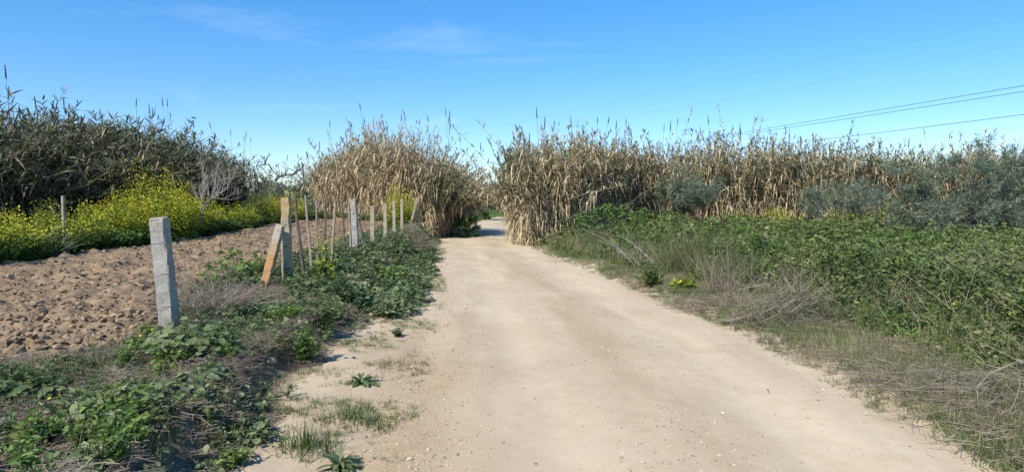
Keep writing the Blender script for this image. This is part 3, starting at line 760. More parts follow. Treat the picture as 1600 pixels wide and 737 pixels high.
def stake(label, pxb, pyb, pxt, pyt, Y, rad=.02, mat='twig', cat='stake', toz=None):
    a = np.array([fx(pxb, Y), Y, float(base_height(fx(pxb, Y), Y)) - .1]) if toz is None else P3(pxb, toz, Y)
    b = P3(pxt, pyt, Y + R.normal(0, .06)); K = 7; t = np.linspace(0, 1, K)[:, None]
    o3 = a.copy(); pts = (b - a) * t + np.cumsum(R.normal(0, .005, (K, 3)), 0)
    g = Geo(); tubes(g, pts[None], (1.3 * rad * np.linspace(1.08, .85, K) * R.uniform(.92, 1.08, K))[None], 7, R.uniform(.3, .8))
    v = pts[-1]
    o = link('wooden_stake', g.mesh('wooden_stake', M[mat], True), None, o3)
    # closed top
    tag(o, label, 'stake', 'thin stakes between the concrete posts')
stake('thick dark stake leaning left, first after the lichen topped post', 476, 447, 460, 304, 10.2, .021, 'bark')
stake('grey stake leaning left, second after the lichen topped post', 486, 440, 477, 307, 10.9, .019)
stake('thin pale upright stake, third after the lichen topped post', 495, 430, 495, 312, 11.5, .015, 'straw')
stake('brown stake standing fourth after the lichen topped post', 507, 420, 509, 314, 12.1, .018, 'bark')
stake('short broken stub of stake beside the fourth stake', 506, 420, 505, 362, 11.8, .019, 'bark')
stake('grey stake leaning right at its top, fifth after the lichen topped post', 516, 430, 523, 314, 12.6, .022)
stake('thin brown stake leaning left, sixth after the lichen topped post', 540, 405, 534, 317, 13.3, .017, 'bark')
stake('grey stake close beside the weathered white grey post', 548, 400, 545, 318, 14.1, .02)
stake('thin grey stake standing in the yellow flowers under the dark canes', 99, 380, 98, 306, 14.6, .028, 'palebark')
stake('thin dark stake in the far yellow mustard bush', 410, 350, 407, 307, 27.5, .03, 'bark')
stake('short grey stake between the two far bushes at the field end', 474, 345, 478, 305, 34, .03, 'bark')

def wire(label, pts, rad, mat, name, cat, group, sag=0.0):
    P = np.array(pts, float); o0 = P[0].copy(); out_ = []
    for a, b in zip(P[:-1], P[1:]):
        for t in np.linspace(0, 1, 13)[:-1]: out_.append(a + (b - a) * t - UP * sag * 4 * t * (1 - t))
    out_.append(P[-1]); out_ = np.array(out_) - o0
    g = Geo(); k = len(out_); v = []
    th = np.arange(5) * 2 * PI / 5
    for i in range(k):
        d = nrm(out_[min(i + 1, k - 1)] - out_[max(i - 1, 0)]); a = nrm(np.cross(d, UP)); b = np.cross(a, d)
        v.append(out_[i] + rad * (np.cos(th)[:, None] * a + np.sin(th)[:, None] * b))
    v = np.array(v).reshape(-1, 3)
    i, j = np.meshgrid(np.arange(k - 1), np.arange(5), indexing='ij'); j2 = (j + 1) % 5
    g.add(v, np.stack([i * 5 + j, i * 5 + j2, (i + 1) * 5 + j2, (i + 1) * 5 + j], -1).reshape(-1, 4))
    return tag(link(name, g.mesh(name, M[mat]), None, o0), label, cat, group)
def on(b, t, z, side=.075):
    f = (z - b[2]) / (t[2] - b[2]); p = b + (t - b) * f; p = p + np.array([side * .8, -side * .9, 0]); return p
for zz, lb in ((1.22, 'top strand'), (.92, 'middle strand'), (.60, 'bottom strand')):
    far = [GB(-3.66, yy) + np.array([.05, -.07, zz - .22]) for yy in (16.8, 18.3, 19.8, 21.2, 24.5)]
    wire(lb + ' of rusty wire strung along the concrete fence posts', [np.array([-3.35, .5, zz]), on(p1b, p1t, zz), on(p2b, p2t, zz + .12), on(p4b, p4t, zz + .16)] + far, .0023, 'wire', 'fence_wire', 'wire', 'wires of the field fence', .03)
# wire wraps around the nearest post are part of the strands; power lines
pl = []
for lb, h, (xa, ya), (xb, yb) in (
        ('upper one of the close pair of power lines', 9.4, (1600, 131), (1130, 210)),
        ('lower one of the close pair of power lines', 9.0, (1600, 140), (1130, 213)),
        ('single lowest power line crossing above the cane hedge', 7.5, (1600, 176), (1250, 220)),
        ('very thin high power line, faint against the sky', 13.0, (1600, 66), (1140, 152)),
        ('faintest and highest power line in the sky', 14.5, (1600, 25), (1240, 100))):
    A = at_depth(xa, ya, (h - 1.6) / ((318 - ya) / F_PX)); B = at_depth(xb, yb, (h - 1.6) / ((318 - yb) / F_PX))
    d = B - A; rad = .018 if h < 12 else .0035
    wire(lb, [A - d * 2.2, A - d * .6, B + d * .6, B + d * 3.5], rad, 'cable', 'power_line', 'power line', 'overhead power lines', .15)

# ------------------------------------------------------------------ small plant kinds (arrays)
def k_mallow(seed, n=26, rr=.2, hh=.2, sz=.06, tint=(.25, .75)):
    r = np.random.default_rng(seed); g = Geo()
    a = r.random(n) * 2 * PI; q = np.sqrt(r.random(n)); z = hh * (1 - .6 * q * q) * r.uniform(.5, 1.1, n)
    E = np.stack([rr * q * np.cos(a), rr * q * np.sin(a), z], -1)
    S0 = E * np.array([.15, .15, 0]); mid = (S0 + E) * .5 + np.array([0, 0, .03])
    tubes(g, np.stack([S0, mid, E], 1), np.array([[.0022, .002, .0016]]), 3, .7)
    N = nrm(np.stack([np.cos(a) * .6 + r.normal(0, .35, n), np.sin(a) * .6 + r.normal(0, .35, n), np.full(n, 1.0)], -1))
    D = nrm(np.stack([np.cos(a + r.normal(0, .5, n)), np.sin(a + r.normal(0, .5, n)), r.uniform(-.5, .1, n)], -1))
    s = sz * r.uniform(.6, 1.25, n)
    leaf6(g, E - D * s[:, None] * .35, D, N, s, s * 1.1, .28, r.uniform(*tint, n))
    return g
def k_herb(seed, stems=7, h=.28, leaves=9, sz=.055, w=.42, tint=(.3, .9), sp=.5):
    r = np.random.default_rng(seed); g = Geo()
    for s in range(stems):
        a = r.random() * 2 * PI; l = r.uniform(0, sp); d = nrm(np.array([np.cos(a) * l, np.sin(a) * l, 1.0])); H_ = h * r.uniform(.6, 1.1)
        t = np.linspace(0, 1, 4)[:, None]; pts = d * H_ * t + np.array([np.cos(a), np.sin(a), 0]) * l * .3 * H_ * t ** 2
        tubes(g, pts[None], np.linspace(.0035, .0015, 4)[None], 3, .6)
        f = r.uniform(.1, 1.02, leaves); P = d * H_ * f[:, None] + np.array([np.cos(a), np.sin(a), 0]) * l * .3 * H_ * f[:, None] ** 2
        D = rdir(leaves, 0, .7, r); z = sz * r.uniform(.7, 1.3, leaves) * (1.2 - .4 * f)
        leaf6(g, P, D, rdir(leaves, .5, 1, r), z, z * w, .2, r.uniform(*tint, leaves))
    return g
def k_grass(seed, n=40, h=.18, w=.005, tint=(.05, .6), spread=.05, lean=.5, droop=.5):
    r = np.random.default_rng(seed); g = Geo()
    a = r.random(n) * 2 * PI; q = r.random(n) * spread
    P = np.stack([np.cos(a) * q, np.sin(a) * q, np.full(n, -.01)], -1)
    b = r.random(n) * 2 * PI; l = np.abs(r.normal(0, lean, n))
    D = np.stack([np.cos(b) * l, np.sin(b) * l, np.ones(n)], -1)
    ribbon(g, P, D, h * r.uniform(.4, 1.15, n), w, droop * r.random(n), 3, [1, .9, .6, .05], r.uniform(*tint, n), r.uniform(-1, 1, n))
    return g
def k_rosette(seed, n=26, L=.2, W=.035, tint=(.2, .7)):
    r = np.random.default_rng(seed); g = Geo(); a = np.arange(n) * 2.4 + r.normal(0, .2, n)
    el = r.uniform(.1, 1.1, n); D = np.stack([np.cos(a) * np.cos(el), np.sin(a) * np.cos(el), np.sin(el)], -1)
    ribbon(g, np.zeros((n, 3)), D, L * r.uniform(.45, 1.1, n), W * r.uniform(.7, 1.2, n), r.uniform(.3, .8, n), 7, [.25, .35, .7, .55, 1.0, .7, .8, .1], r.uniform(*tint, n), r.normal(0, .25, n))
    return g
def k_stalks(seed, n=40, h=.7, rad=.003, lean=.35, spread=.12, bend=.3, dirb=(0, 0)):
    r = np.random.default_rng(seed); g = Geo()
    P = np.stack([r.normal(0, spread, n), r.normal(0, spread, n), np.zeros(n) - .02], -1)
    D = nrm(np.stack([r.normal(dirb[0], lean, n), r.normal(dirb[1], lean, n), np.ones(n)], -1)); H_ = h * r.uniform(.35, 1.1, n)
    K = 5; t = np.linspace(0, 1, K); bd = r.normal(0, bend, (n, 3)) * np.array([1, 1, .4]) - np.array([0, 0, .15])
    pts = P[:, None] + D[:, None] * (H_[:, None] * t)[..., None] + bd[:, None] * (H_[:, None] * t ** 2)[..., None]
    tubes(g, pts, np.linspace(rad, rad * .5, K)[None], 3, r.random(n))
    return g
def k_heap(seed, n=160, L=.8, rx=.5, ry=.4, hz=.25, rad=.003, dirb=None):
    r = np.random.default_rng(seed); g = Geo()
    q = np.sqrt(r.random(n)); a = r.random(n) * 2 * PI
    C = np.stack([rx * q * np.cos(a), ry * q * np.sin(a), .02 + hz * (1 - q ** 2) * r.random(n)], -1)
    D = rdir(n, -.15, .35, r)
    if dirb is not None: D = nrm(D * .6 + np.array(dirb))
    l = L * r.uniform(.3, 1.0, n); K = 5; t = np.linspace(-.5, .5, K)
    bd = r.normal(0, .38, (n, 3)) * np.array([1, 1, .6])
    pts = C[:, None] + D[:, None] * (l[:, None] * t)[..., None] + bd[:, None] * (l[:, None] * (t ** 2 - .1))[..., None]
    pts[..., 2] = np.maximum(pts[..., 2], .004); tn_ = r.random(n)
    tubes(g, pts, np.linspace(rad, rad * .55, K)[None] * r.uniform(.6, 1.3, (n, 1)), 3, tn_)
    if n > 5:
        for at_ in (1, 2, 3):
            fd = nrm(nrm(pts[:, at_ + 1] - pts[:, at_]) + r.normal(0, .55, (n, 3))); fl_ = l * r.uniform(.12, .38, n); q = np.linspace(0, 1, 3)
            fp = pts[:, at_][:, None] + fd[:, None] * (fl_[:, None] * q)[..., None] + (r.normal(0, .12, (n, 3)) * fl_[:, None])[:, None] * (q ** 2)[None, :, None]
            fp[..., 2] = np.maximum(fp[..., 2], .004)
            tubes(g, fp, np.linspace(rad * .6, rad * .35, 3)[None], 3, tn_)
    return g

def plant(name, label, cat, geo, mat, px, py, scale=1.0, rz=0.0, group=None):
    return tag(link(name, geo.mesh(name, M[mat]), None, ground_at(px, py), (0, 0, rz), scale), label, cat, group)

# single plants one can point to
plant('mallow_plant', 'grey green mallow right below the nearest concrete post', 'plant', k_mallow(1, 130, .36, .30, .075, (.4, .95)), 'weed', 300, 556, 1, .3)
plant('mallow_plant', 'bright green leafy mallow left of the orange stained brace', 'plant', k_mallow(2, 150, .42, .42, .07, (.3, .9)), 'fresh', 376, 446, 1.3)
plant('herb_plant', 'bright green bushy plant on the bank edge above the sand', 'plant', k_herb(3, 26, .38, 12, .06, .45, (.3, .9), .6), 'fresh', 478, 572)
plant('herb_plant', 'dark green leafy plant on the bank below the first stakes', 'plant', k_herb(4, 26, .42, 12, .07, .4, (.3, .8), .7), 'weed', 508, 520)
plant('herb_plant', 'small pale green upright plant at the crumbling bank edge', 'plant', k_herb(5, 5, .3, 10, .05, .4, (.6, 1), .2), 'fresh', 433, 548)
plant('rosette_weed', 'flat dark green rosette weed alone on the sandy strip', 'plant', k_rosette(6, 75, .21, .034, (.1, .85)), 'weed', 565, 598)
plant('rosette_weed', 'dark rosette weed at the bottom edge left of the track', 'plant', k_rosette(7, 70, .20, .034, (.1, .8)), 'weed', 532, 728)
plant('mallow_plant', 'round dark mallow clump nearest the track below the posts', 'plant', k_mallow(8, 200, .5, .34, .085, (.3, .8)), 'weed', 612, 472)
plant('mallow_plant', 'bright green mallow clump directly behind the round dark one', 'plant', k_mallow(9, 130, .45, .36, .08, (.4, .9)), 'fresh', 606, 442)
plant('herb_plant', 'bright green weed cut by the bottom edge on the sand', 'plant', k_herb(10, 16, .13, 9, .045, .5, (.5, 1), 1.2), 'fresh', 366, 732)
plant('herb_plant', 'low green weed lying on the sand above the rosette weed', 'plant', k_herb(11, 14, .12, 8, .05, .45, (.2, .7), 2.0), 'weed', 622, 524)
plant('dry_bush', 'grey twiggy dry bush between the nearest post and the orange stained brace', 'bush', k_stalks(12, 620, .62, .0032, .75, .20, .5), 'twig', 325, 492)
plant('dry_bush', 'small pale grey dry bush at the left field margin by the mustard', 'bush', k_stalks(13, 120, .6, .005, .6, .15), 'palebark', 72, 405)
plant('dry_bush', 'brown dead bush at the foot of the dry cane clump beside the track', 'bush', k_heap(14, 240, .8, .6, .6, .85, .006), 'straw', 648, 388)
plant('green_weed', 'dark green leafy weed between the dead brown bush and the track', 'plant', k_herb(15, 36, .75, 14, .11, .45, (.3, .8), .5), 'weed', 664, 388)
plant('dark_foliage', 'low dark leathery leaved shrub on the right verge near the track', 'shrub', k_herb(16, 46, .42, 12, .08, .45, (.15, .75), 1.4), 'bramble', 1018, 448)
plant('dry_grass_tuft', 'upright straw coloured grass tuft on the right verge', 'grass tuft', k_stalks(17, 170, .95, .0045, .22, .16, .15), 'straw', 1132, 462)
plant('dead_stalk_heap', 'grey brown heap of dead stalks sagging in front of the brambles', 'dead stalks', k_heap(18, 190, 1.0, .65, .5, .7, .0036, (.2, -.15, .3)), 'twig', 1225, 502)
plant('dead_stalk_heap', 'flattened straw coloured stalks below the upright grass tuft', 'dead stalks', k_heap(19, 150, .8, .7, .4, .16, .003), 'straw', 1115, 478)
plant('brush_pile', 'grey pile of thin dead twigs at the near right verge', 'brush pile', k_heap(20, 75, .9, .8, .4, .2, .0026, (.4, -.12, .06)), 'twig', 1490, 610)
plant('brush_pile', 'thin dead twigs lying in front of the brambles at the right edge', 'brush pile', k_heap(21, 85, 1.0, .8, .45, .28, .0028, (.35, -.2, .1)), 'twig', 1585, 640)
plant('bleached_stalks', 'bleached bare stalks leaning left over the green mound', 'dead stalks', k_stalks(22, 11, 1.5, .007, .16, .2, .12, (-.8, .2)), 'palebark', 1015, 418)
plant('broom_clump', 'fine stemmed olive green broom clump behind the dark shrub', 'shrub', k_stalks(23, 520, 1.15, .004, .4, .35, .12), 'grass', 1075, 425)
plant('broom_clump', 'rusty olive tall grass clump at the foot of the green mound', 'grass tuft', k_stalks(24, 420, .95, .005, .35, .3, .15), 'grass', 935, 392)
plant('grass_tuft', 'green grass tuft on the sand at the bottom left of the track', 'grass tuft', k_grass(25, 260, .2, .006, (.0, .5), .22, .6), 'grass', 478, 700)
plant('grass_tuft', 'small green grass tuft between the two rosette weeds', 'grass tuft', k_grass(26, 170, .15, .005, (.05, .6), .18, .6), 'grass', 545, 655)
plant('twig', 'thin dark twig lying on the right side of the track', 'twig', k_heap(27, 1, .22, .01, .01, .01, .005), 'bark', 1200, 608, 1, 2.3)
plant('twig', 'long pale straw lying at the left track edge', 'twig', k_heap(28, 1, .5, .01, .01, .01, .007), 'straw', 668, 470)

# low crossing wire-thin litter: mass of weeds on the left bank
def scatter(n, y0, y1, fx_lo, fx_hi, dens):
    y = persp_y(n, y0, y1); lo, hi = fx_lo(y), fx_hi(y); x = lo + (hi - lo) * R.random(n)
    k = R.random(n) < dens(x, y); x, y = x[k], y[k]
    return np.stack([x, y, H(x, y)], -1)
def mass(name, label, cat, mat, kinds, P, smin, smax, ts=.2, patch=1.2, seed=0):
    g = Geo(); w = R.integers(0, len(kinds), len(P))
    for i, kd in enumerate(kinds):
        Q = P[w == i]
        stamp(g, kd, Q, R.uniform(smin, smax, len(Q)), R.random(len(Q)) * 2 * PI, (vnoise(Q[:, 0], Q[:, 1], patch, seed) - .5) * 2 * ts + R.normal(0, .06, len(Q)))
    return tag(link(name, g.mesh(name, M[mat])), label, cat, kind='stuff')

bank_lo = lambda y: field_edge(y) - .25 * sst(5.4, 4.6, y)
bank_hi = lambda y: bank_foot(y) - .28 + .2 * sst(7, 9, y)
bd = lambda x, y: sst(.40, .62, fbm(x, y, .9, 3, 91)) * (.35 + .65 * sst(8, 5, y) + .9 * sst(9, 12, y))
P = scatter(3000, 2.4, 9.5, bank_lo, bank_hi, lambda x, y: sst(.42, .66, fbm(x, y, .6, 3, 91)) * .5)
mass('weeds', 'patchy grey green mallow weeds covering the near left bank', 'weeds', 'weed', [k_mallow(60 + i, 20, .13, .12, [.034, .042, .05, .058, .046][i], (.1, 1)) for i in range(5)] + [k_herb(66 + i, 7, .16, 9, .045, .4, (.2, .9), .9) for i in range(2)], P, .5, 1.25, .3, .5)
P = scatter(900, 2.4, 9, bank_lo, bank_hi, lambda x, y: sst(.54, .68, fbm(x, y, .9, 3, 97)) * .6)
mass('fresh_weeds', 'brighter green herbs dotted among the mallow on the near left bank', 'weeds', 'fresh', [k_herb(70 + i, 9, .2, 8, .05, .45, (.3, .9), .9) for i in range(3)], P, .5, 1.1, .2, .8)
P = scatter(3800, 8.5, 27, lambda y: field_edge(y) - .1, lambda y: np.minimum(bank_foot(y) + .5, road_l(y) - .25), lambda x, y: sst(.47, .6, fbm(x, y, .7, 3, 93) + .15 * sst(12.5, 17, y)) * .85 * (1 - .9 * np.exp(-(((x + 2.75) / .45) ** 2 + ((y - 11.0) / 1.6) ** 2))) * (1 - .75 * np.exp(-(((x + 3.5) / .35) ** 2)) * sst(14, 12, y)))
mass('fence_weeds', 'dense dark green weeds along the fence and down to the track', 'weeds', 'weed', [k_mallow(80 + i, 34, .22, .17, .06, (.1, 1)) for i in range(4)] + [k_herb(86 + i, 8, .26, 9, .065, .4, (.3, 1), .9) for i in range(3)], P, .5, 1.25, .3, .9)
P = scatter(1300, 2.4, 16, bank_lo, bank_hi, lambda x, y: np.full(len(x), .8))
mass('dead_litter', 'dry stems and dead leaf litter lying on the left bank', 'litter', 'twig', [k_heap(90 + i, 9, .3, .16, .16, .04, .0022) for i in range(3)], P, .6, 1.3, .2)
P = scatter(4200, 2.4, 24, lambda y: bank_foot(y) - .15, lambda y: road_l(y) + .12, lambda x, y: sst(.52, .66, fbm(x, y, .75, 3, 95)) * .8 + .04)
mass('sand_grass', 'thin short grass in patches on the sand left of the track', 'grass', 'grass', [k_grass(100 + i, 20, .09, .004, (.05, .8), .08, 1.1) for i in range(4)], P, .5, 1.3, .3, .8)
P = scatter(1300, 9, 34, lambda y: np.full(len(y), -11.9), lambda y: np.full(len(y), -9.75), lambda x, y: np.full(len(x), .9))
mass('field_margin_weeds', 'dark green weeds at the foot of the mustard along the field margin', 'weeds', 'fresh', [k_herb(110 + i, 12, .42, 9, .1, .45, (.0, .55), .7) for i in range(3)], P, .7, 1.2, .2)
P = scatter(500, 29, 36, lambda y: np.interp(y, [29, 33, 36], [-6, -10, -11.5]), lambda y: np.full(len(y), -5.2), lambda x, y: np.full(len(x), .7))
mass('field_end_weeds', 'low pale weeds at the far end of the ploughed field', 'weeds', 'grass', [k_herb(115 + i, 9, .3, 8, .1, .4, (.3, .8), .8) for i in range(2)], P, .6, 1.1, .2)

P = scatter(4200, 2.4, 20, bank_lo, lambda y: bank_hi(y) + .1, lambda x, y: .25 + .6 * sst(.45, .6, fbm(x, y, .8, 3, 92)))
mass('wild_grass', 'thin green and yellowing grass mixed among the weeds on the left bank', 'grass', 'grass', [k_grass(160 + i, 14, .17, .004, (.0, .8), .1, .8, .7) for i in range(4)], P, .5, 1.3, .3, .8, 2)
P = scatter(1500, 2.6, 9, lambda y: bank_foot(y) - .45, lambda y: bank_foot(y) + .1, lambda x, y: sst(.42, .62, fbm(x, y, .5, 3, 94)) * .8)
mass('bank_roots', 'dry roots, stems and crumbs of litter hanging on the eroded bank', 'litter', 'twig', [k_heap(200 + i, 8, .22, .1, .1, .06, .002) for i in range(3)], P, .5, 1.2, .3)
P = scatter(420, 2.6, 9, lambda y: bank_foot(y) - .5, lambda y: bank_foot(y) + .12, lambda x, y: sst(.5, .66, fbm(x, y, .6, 3, 98)))
mass('bank_weeds', 'small weeds growing on the slope of the eroded bank', 'weeds', 'weed', [k_mallow(210 + i, 12, .09, .09, .038, (.2, 1)) for i in range(3)] + [k_herb(214 + i, 5, .13, 7, .035, .4, (.3, 1), .9) for i in range(2)], P, .6, 1.3, .3, .5)
# right verge: dead thatch, mixed grass, brambles, green mound
e0 = lambda y: road_r(y) - .05
edgeB = lambda y: road_r(y) + np.interp(y, [3, 6, 9, 12, 17, 22], [1.75, 1.45, 1.55, 1.5, .9, .5])
P = scatter(11000, 3.0, 25, e0, lambda y: edgeB(y) + .6, lambda x, y: .25 + .75 * sst(.0, .5, x - road_r(y) + .5 * (fbm(x, y, .8, 3, 55) - .5)))
mass('verge_grass', 'short half dry grass along the right verge of the track', 'grass', 'grass', [k_grass(120 + i, 26, .13, .0045, (.1, .85), .09, .9) for i in range(4)], P, .5, 1.35, .3, 1.0, 3)
P = scatter(1100, 3.0, 15, lambda y: road_r(y) + .15, lambda y: edgeB(y) + .3, lambda x, y: sst(.35, .6, fbm(x, y, 1.0, 3, 57)))
mass('dead_thatch', 'flattened dead stems strewn along the right verge', 'dead grass', 'straw', [k_heap(130 + i, 8, .3, .2, .2, .05, .002) for i in range(4)], P, .6, 1.4, .3)

def bramble_top(x, y):
    e = x - edgeB(y)
    t = sst(0, 1.3, e) * (.26 + .72 * fbm(x, y, 2.2, 3, 63)) 
    mound = .75 * np.exp(-(((x - 3.6) / 2.0) ** 2 + ((y - 22.3) / 2.6) ** 2))
    return (t * .9 + mound) * (1 - sst(25.5, 28.5, y)) * (1 - .45 * sst(11, 15, x) * sst(24, 16, y)) + .03
gap = lambda x, y: .30 * (fbm(x, y, .55, 3, 64) - .5) + .12 * (vnoise(x, y, .16, 65) - .5)
m = 21000; y = persp_y(m, 3.6, 28.5); x = edgeB(y) - .1 + (np.clip(1.0 * y + 3, 0, 24) - edgeB(y)) * R.random(m) ** 1.15
top = bramble_top(x, y)
keepc = R.random(m) < .45 + .55 * sst(.36, .56, fbm(x, y, .8, 3, 69)); x, y, top = x[keepc], y[keepc], top[keepc]; m = len(x)
c0 = np.stack([x, y, H(x, y) + np.maximum(.03, top * (1 - .8 * R.random(m) ** 2.0) + gap(x, y) * sst(.05, .4, top))], -1)
sd_ = nrm(rdir(m, -.1, .9) + np.array([-.15, -.35, .1])); sl_ = np.clip(.13 + .009 * y, .15, .36) * R.uniform(.6, 1.5, m); sdr = R.uniform(.2, 1.2, m)
nl = 13; k = np.repeat(np.arange(m), nl); f = np.tile(np.linspace(.05, 1, nl), m); n = m * nl
P = c0[k] + sd_[k] * (sl_[k] * f)[:, None] - UP * (sdr[k] * sl_[k] * f ** 2)[:, None] + R.normal(0, .012, (n, 3))
x, y = P[:, 0], P[:, 1]; P[:, 2] = np.maximum(P[:, 2], base_height(x, y) + .01)
bright = sst(.35, .8, np.exp(-(((x - 3.6) / 2.4) ** 2 + ((y - 22.3) / 3.2) ** 2)))
isb = R.random(n) < bright
s = np.clip(.030 + .0034 * y, .04, .11) * R.uniform(.6, 1.3, n) * R.uniform(.6, 1.25, m)[k]
pat = (fbm(x, y, 1.0, 3, 67) - .5) * 1.0 + R.normal(0, .16, m)[k]
D = nrm(sd_[k] * .5 + rdir(n, -.7, .4)); Nn = nrm(rdir(n, .1, 1) + np.array([0, -.2, .25]))
sel = ~isb; fr = sel & (R.random(m) < .30 + .9 * (fbm(c0[:, 0], c0[:, 1], 1.7, 3, 68) - .5))[k]; sel = sel & ~fr
g = Geo(); leaf6(g, P[sel], D[sel], Nn[sel], s[sel], s[sel] * .58, .25, np.clip(.5 + pat[sel] + R.normal(0, .14, sel.sum()), 0, 1))
tag(link('bramble_undergrowth', g.mesh('bramble_undergrowth', M['bramble'])), 'tangled green brambles covering the ground right of the track', 'undergrowth', kind='stuff')
g = Geo(); leaf6(g, P[fr], D[fr], Nn[fr], s[fr], s[fr] * .38, .2, np.clip(.5 + pat[fr] + R.normal(0, .16, fr.sum()), 0, 1))
tag(link('nettle_undergrowth', g.mesh('nettle_undergrowth', M['fresh'])), 'fresh yellowish green herbs growing through the brambles', 'undergrowth', kind='stuff')
g = Geo(); leaf6(g, P[isb], D[isb], Nn[isb], s[isb], s[isb] * .5, .25, np.clip(.5 + .6 * pat[isb] + R.normal(0, .18, isb.sum()), 0, 1))
tag(link('green_mound', g.mesh('green_mound', M['fresh'])), 'bright green leafy mound at the foot of the dry cane clump', 'undergrowth', kind='stuff')
P = scatter(1500, 7.5, 24, lambda y: edgeB(y) - .1, lambda y: edgeB(y) + np.interp(y, [4, 10, 14, 20], [1.2, 2.2, 3.5, 3.0]), lambda x, y: sst(.44, .60, fbm(x, y, 1.3, 3, 58) + .10 * sst(9, 13, y)))
mass('tall_grass', 'tall olive and straw coloured grass standing between the verge and the brambles', 'grass', 'grass', [k_grass(170 + i, 30, .62, .0065, (.2, .9), .12, .42, .35) for i in range(5)], P, .45, 1.35, .3, 1.2, 6)
P = scatter(1100, 4, 24, lambda y: edgeB(y) + .2, lambda y: np.clip(1.0 * y + 2, 4, 20), lambda x, y: sst(.46, .62, fbm(x, y, 1.6, 3, 59)))
P[:, 2] += .3 * bramble_top(P[:, 0], P[:, 1])
mass('tall_herbs', 'taller yellowish green weeds standing out of the brambles', 'weeds', 'fresh', [k_herb(180 + i, 7, .5, 14, .065, .32, (.35, 1), .5) for i in range(4)], P, .5, 1.25, .25, 1.5, 8)
P = scatter(420, 4, 22, lambda y: edgeB(y) + .1, lambda y: np.clip(1.0 * y + 2, 4, 18), lambda x, y: sst(.42, .6, fbm(x, y, 1.2, 3, 53)))
P[:, 2] += .6 * bramble_top(P[:, 0], P[:, 1])
mass('dead_stems', 'bare grey and straw stems tangled through the brambles', 'dead stems', 'straw', [k_stalks(190 + i, 7, .7, .0032, .6, .12, .4) for i in range(3)], P, .6, 1.3, .2)
# stems and grass poking through the brambles
n = 2600; y = persp_y(n, 4, 24); x = edgeB(y) + (np.clip(1.0 * y + 3, 0, 20) - edgeB(y)) * R.random(n) ** 1.4
P = np.stack([x, y, H(x, y) + .35 * bramble_top(x, y)], -1)
mass('bramble_grass', 'thin grass and bare stems poking out of the brambles', 'grass', 'grass', [k_grass(140 + i, 12, .38, .0045, (.0, .7), .16, .7, .6) for i in range(4)], P, .6, 1.3, .3, 1.0, 5)
g = Geo(); n = 260; y = persp_y(n, 5, 20); x = edgeB(y) + .3 + (np.clip(1.0 * y + 2, 0, 18) - edgeB(y)) * R.random(n)
P = np.stack([x, y, H(x, y) + bramble_top(x, y) * R.uniform(.7, 1.12, n)], -1); s = R.uniform(.015, .035, n)
k = np.repeat(np.arange(n), 4); Q = P[k] + R.normal(0, .03, (n * 4, 3)); s = s[k]
leaf6(g, Q, rdir(n * 4, -.2, .3), rdir(n * 4, .5, 1), s, s, 0, R.random(n * 4))
n = 26; y = persp_y(n, 2.8, 8); x = bank_lo(y) + (bank_hi(y) - bank_lo(y)) * R.random(n); k = np.repeat(np.arange(n), 3)
Q = np.stack([x, y, H(x, y) + R.uniform(.05, .2, n)], -1)[k] + R.normal(0, .012, (n * 3, 3))
leaf6(g, Q, rdir(n * 3, -.2, .3), rdir(n * 3, .5, 1), .022, .022, 0, R.random(n * 3))
tag(link('flower_specks', g.mesh('flower_specks', M['mustard_flower'])), 'small yellow blossoms dotted over the brambles and weeds', 'blossoms', kind='stuff')
# rank grass of the far bank beyond the bend
n = 9000; y = R.uniform(44, 100, n); x = np.where(R.random(n) < .7, road_l(y) - .2 - 12 * R.random(n), road_r(y) + .3 + 10 * R.random(n))
P = np.stack([x, y, base_height(x, y)], -1)
mass('bank_grass', 'green grass bank beyond the bend of the track', 'grass', 'fresh', [k_grass(150 + i, 10, .6, .035, (.3, .9), .3, .6) for i in range(3)], P, .6, 1.2, .2, 4.0)

# ------------------------------------------------------------------ light, sky, camera
SUN_EL, SUN_AZ = math.radians(45), math.radians(-146)     # azimuth from +Y, clockwise seen from above
sd = np.array([math.sin(SUN_AZ) * math.cos(SUN_EL), math.cos(SUN_AZ) * math.cos(SUN_EL), math.sin(SUN_EL)])
from mathutils import Vector
sl = bpy.data.lights.new('sun', 'SUN'); sl.energy = 3.8; sl.angle = math.radians(.5); sl.color = (1, .945, .86)
so = bpy.data.objects.new('sun', sl); COL.objects.link(so); so.location = (-20, -10, 30)
so.rotation_euler = Vector(sd).to_track_quat('Z', 'Y').to_euler()

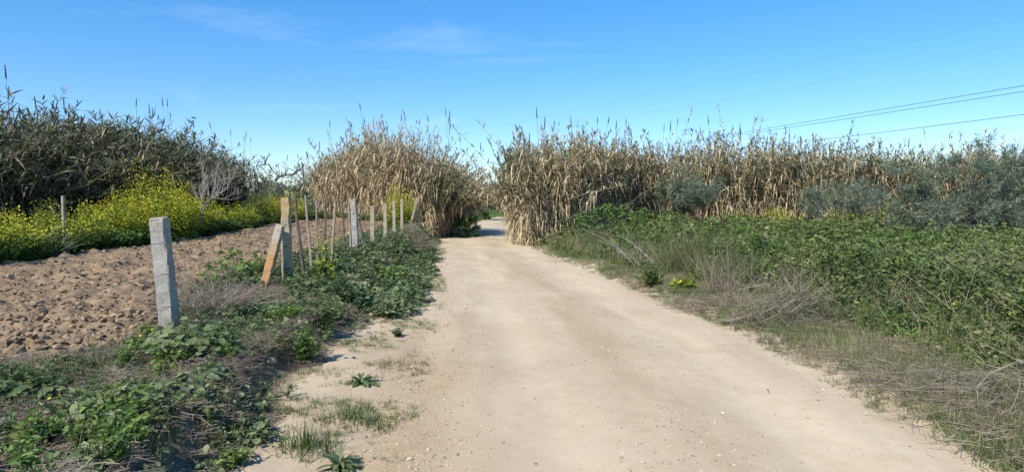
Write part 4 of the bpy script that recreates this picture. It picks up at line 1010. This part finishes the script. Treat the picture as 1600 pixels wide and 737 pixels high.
w = bpy.data.worlds.new('World'); scene.world = w; w.use_nodes = True
nt = w.node_tree; N = nt.nodes; Lk = nt.links; N.clear()
out = N.new('ShaderNodeOutputWorld'); bg = N.new('ShaderNodeBackground'); bg.inputs[1].default_value = .121
sky = N.new('ShaderNodeTexSky'); sky.sky_type = 'NISHITA'; sky.sun_disc = False
sky.sun_elevation = SUN_EL; sky.sun_rotation = SUN_AZ
sky.altitude = 0; sky.air_density = 1.0; sky.dust_density = .05; sky.ozone_density = 2.5
tc = N.new('ShaderNodeTexCoord'); mp = N.new('ShaderNodeMapping'); mp.inputs['Scale'].default_value = (1.2, 1.2, 7); mp.inputs['Rotation'].default_value = (.25, .1, .4)
Lk.new(tc.outputs['Generated'], mp.inputs[0])
nz = N.new('ShaderNodeTexNoise'); nz.inputs['Scale'].default_value = 1.6; nz.inputs['Detail'].default_value = 7; nz.inputs['Roughness'].default_value = .62; nz.inputs['Distortion'].default_value = .6
Lk.new(mp.outputs[0], nz.inputs['Vector'])
cr = ramp(N, [(.55, (0, 0, 0)), (.85, (.22, .22, .22))]); Lk.new(nz.outputs[0], cr.inputs[0])
mx = N.new('ShaderNodeMix'); mx.data_type = 'RGBA'; Lk.new(cr.outputs[0], mx.inputs[0]); hsv = N.new('ShaderNodeHueSaturation'); hsv.inputs['Saturation'].default_value = 1.38; hsv.inputs['Hue'].default_value = .5; Lk.new(sky.outputs[0], hsv.inputs['Color']); sx = N.new('ShaderNodeSeparateXYZ'); Lk.new(tc.outputs['Generated'], sx.inputs[0])
hz_ = ramp(N, [(0, (.64, .70, .88)), (.12, (.74, .80, .95)), (.30, (1.0, .99, 1.0)), (.6, (1.1, 1.06, 1.04))]); Lk.new(sx.outputs['Z'], hz_.inputs[0])
hm = N.new('ShaderNodeMix'); hm.data_type = 'RGBA'; hm.blend_type = 'MULTIPLY'; hm.inputs[0].default_value = 1
Lk.new(hsv.outputs[0], hm.inputs[6]); Lk.new(hz_.outputs[0], hm.inputs[7]); Lk.new(hm.outputs[2], mx.inputs[6]); mx.inputs[7].default_value = (6.5, 7.2, 8, 1)
Lk.new(mx.outputs[2], bg.inputs[0]); Lk.new(bg.outputs[0], out.inputs[0])

cam = bpy.data.cameras.new('camera'); cam.sensor_width = 36; cam.sensor_fit = 'HORIZONTAL'; cam.lens = F_PX / 1600 * 36
cam.clip_start = .05; cam.clip_end = 5000
co = bpy.data.objects.new('camera', cam); COL.objects.link(co); co.location = (0, 0, CAMZ)
co.rotation_euler = (PI / 2 - PITCH, 0, 0); scene.camera = co

vs = scene.view_settings; vs.view_transform = 'Standard'; vs.look = 'None'; vs.gamma = 1; vs.use_curve_mapping = False; vs.exposure = 0.68
scene.render.engine = 'CYCLES'
scene.cycles.max_bounces = 6; scene.cycles.diffuse_bounces = 3; scene.cycles.transmission_bounces = 3
scene.cycles.use_denoising = True
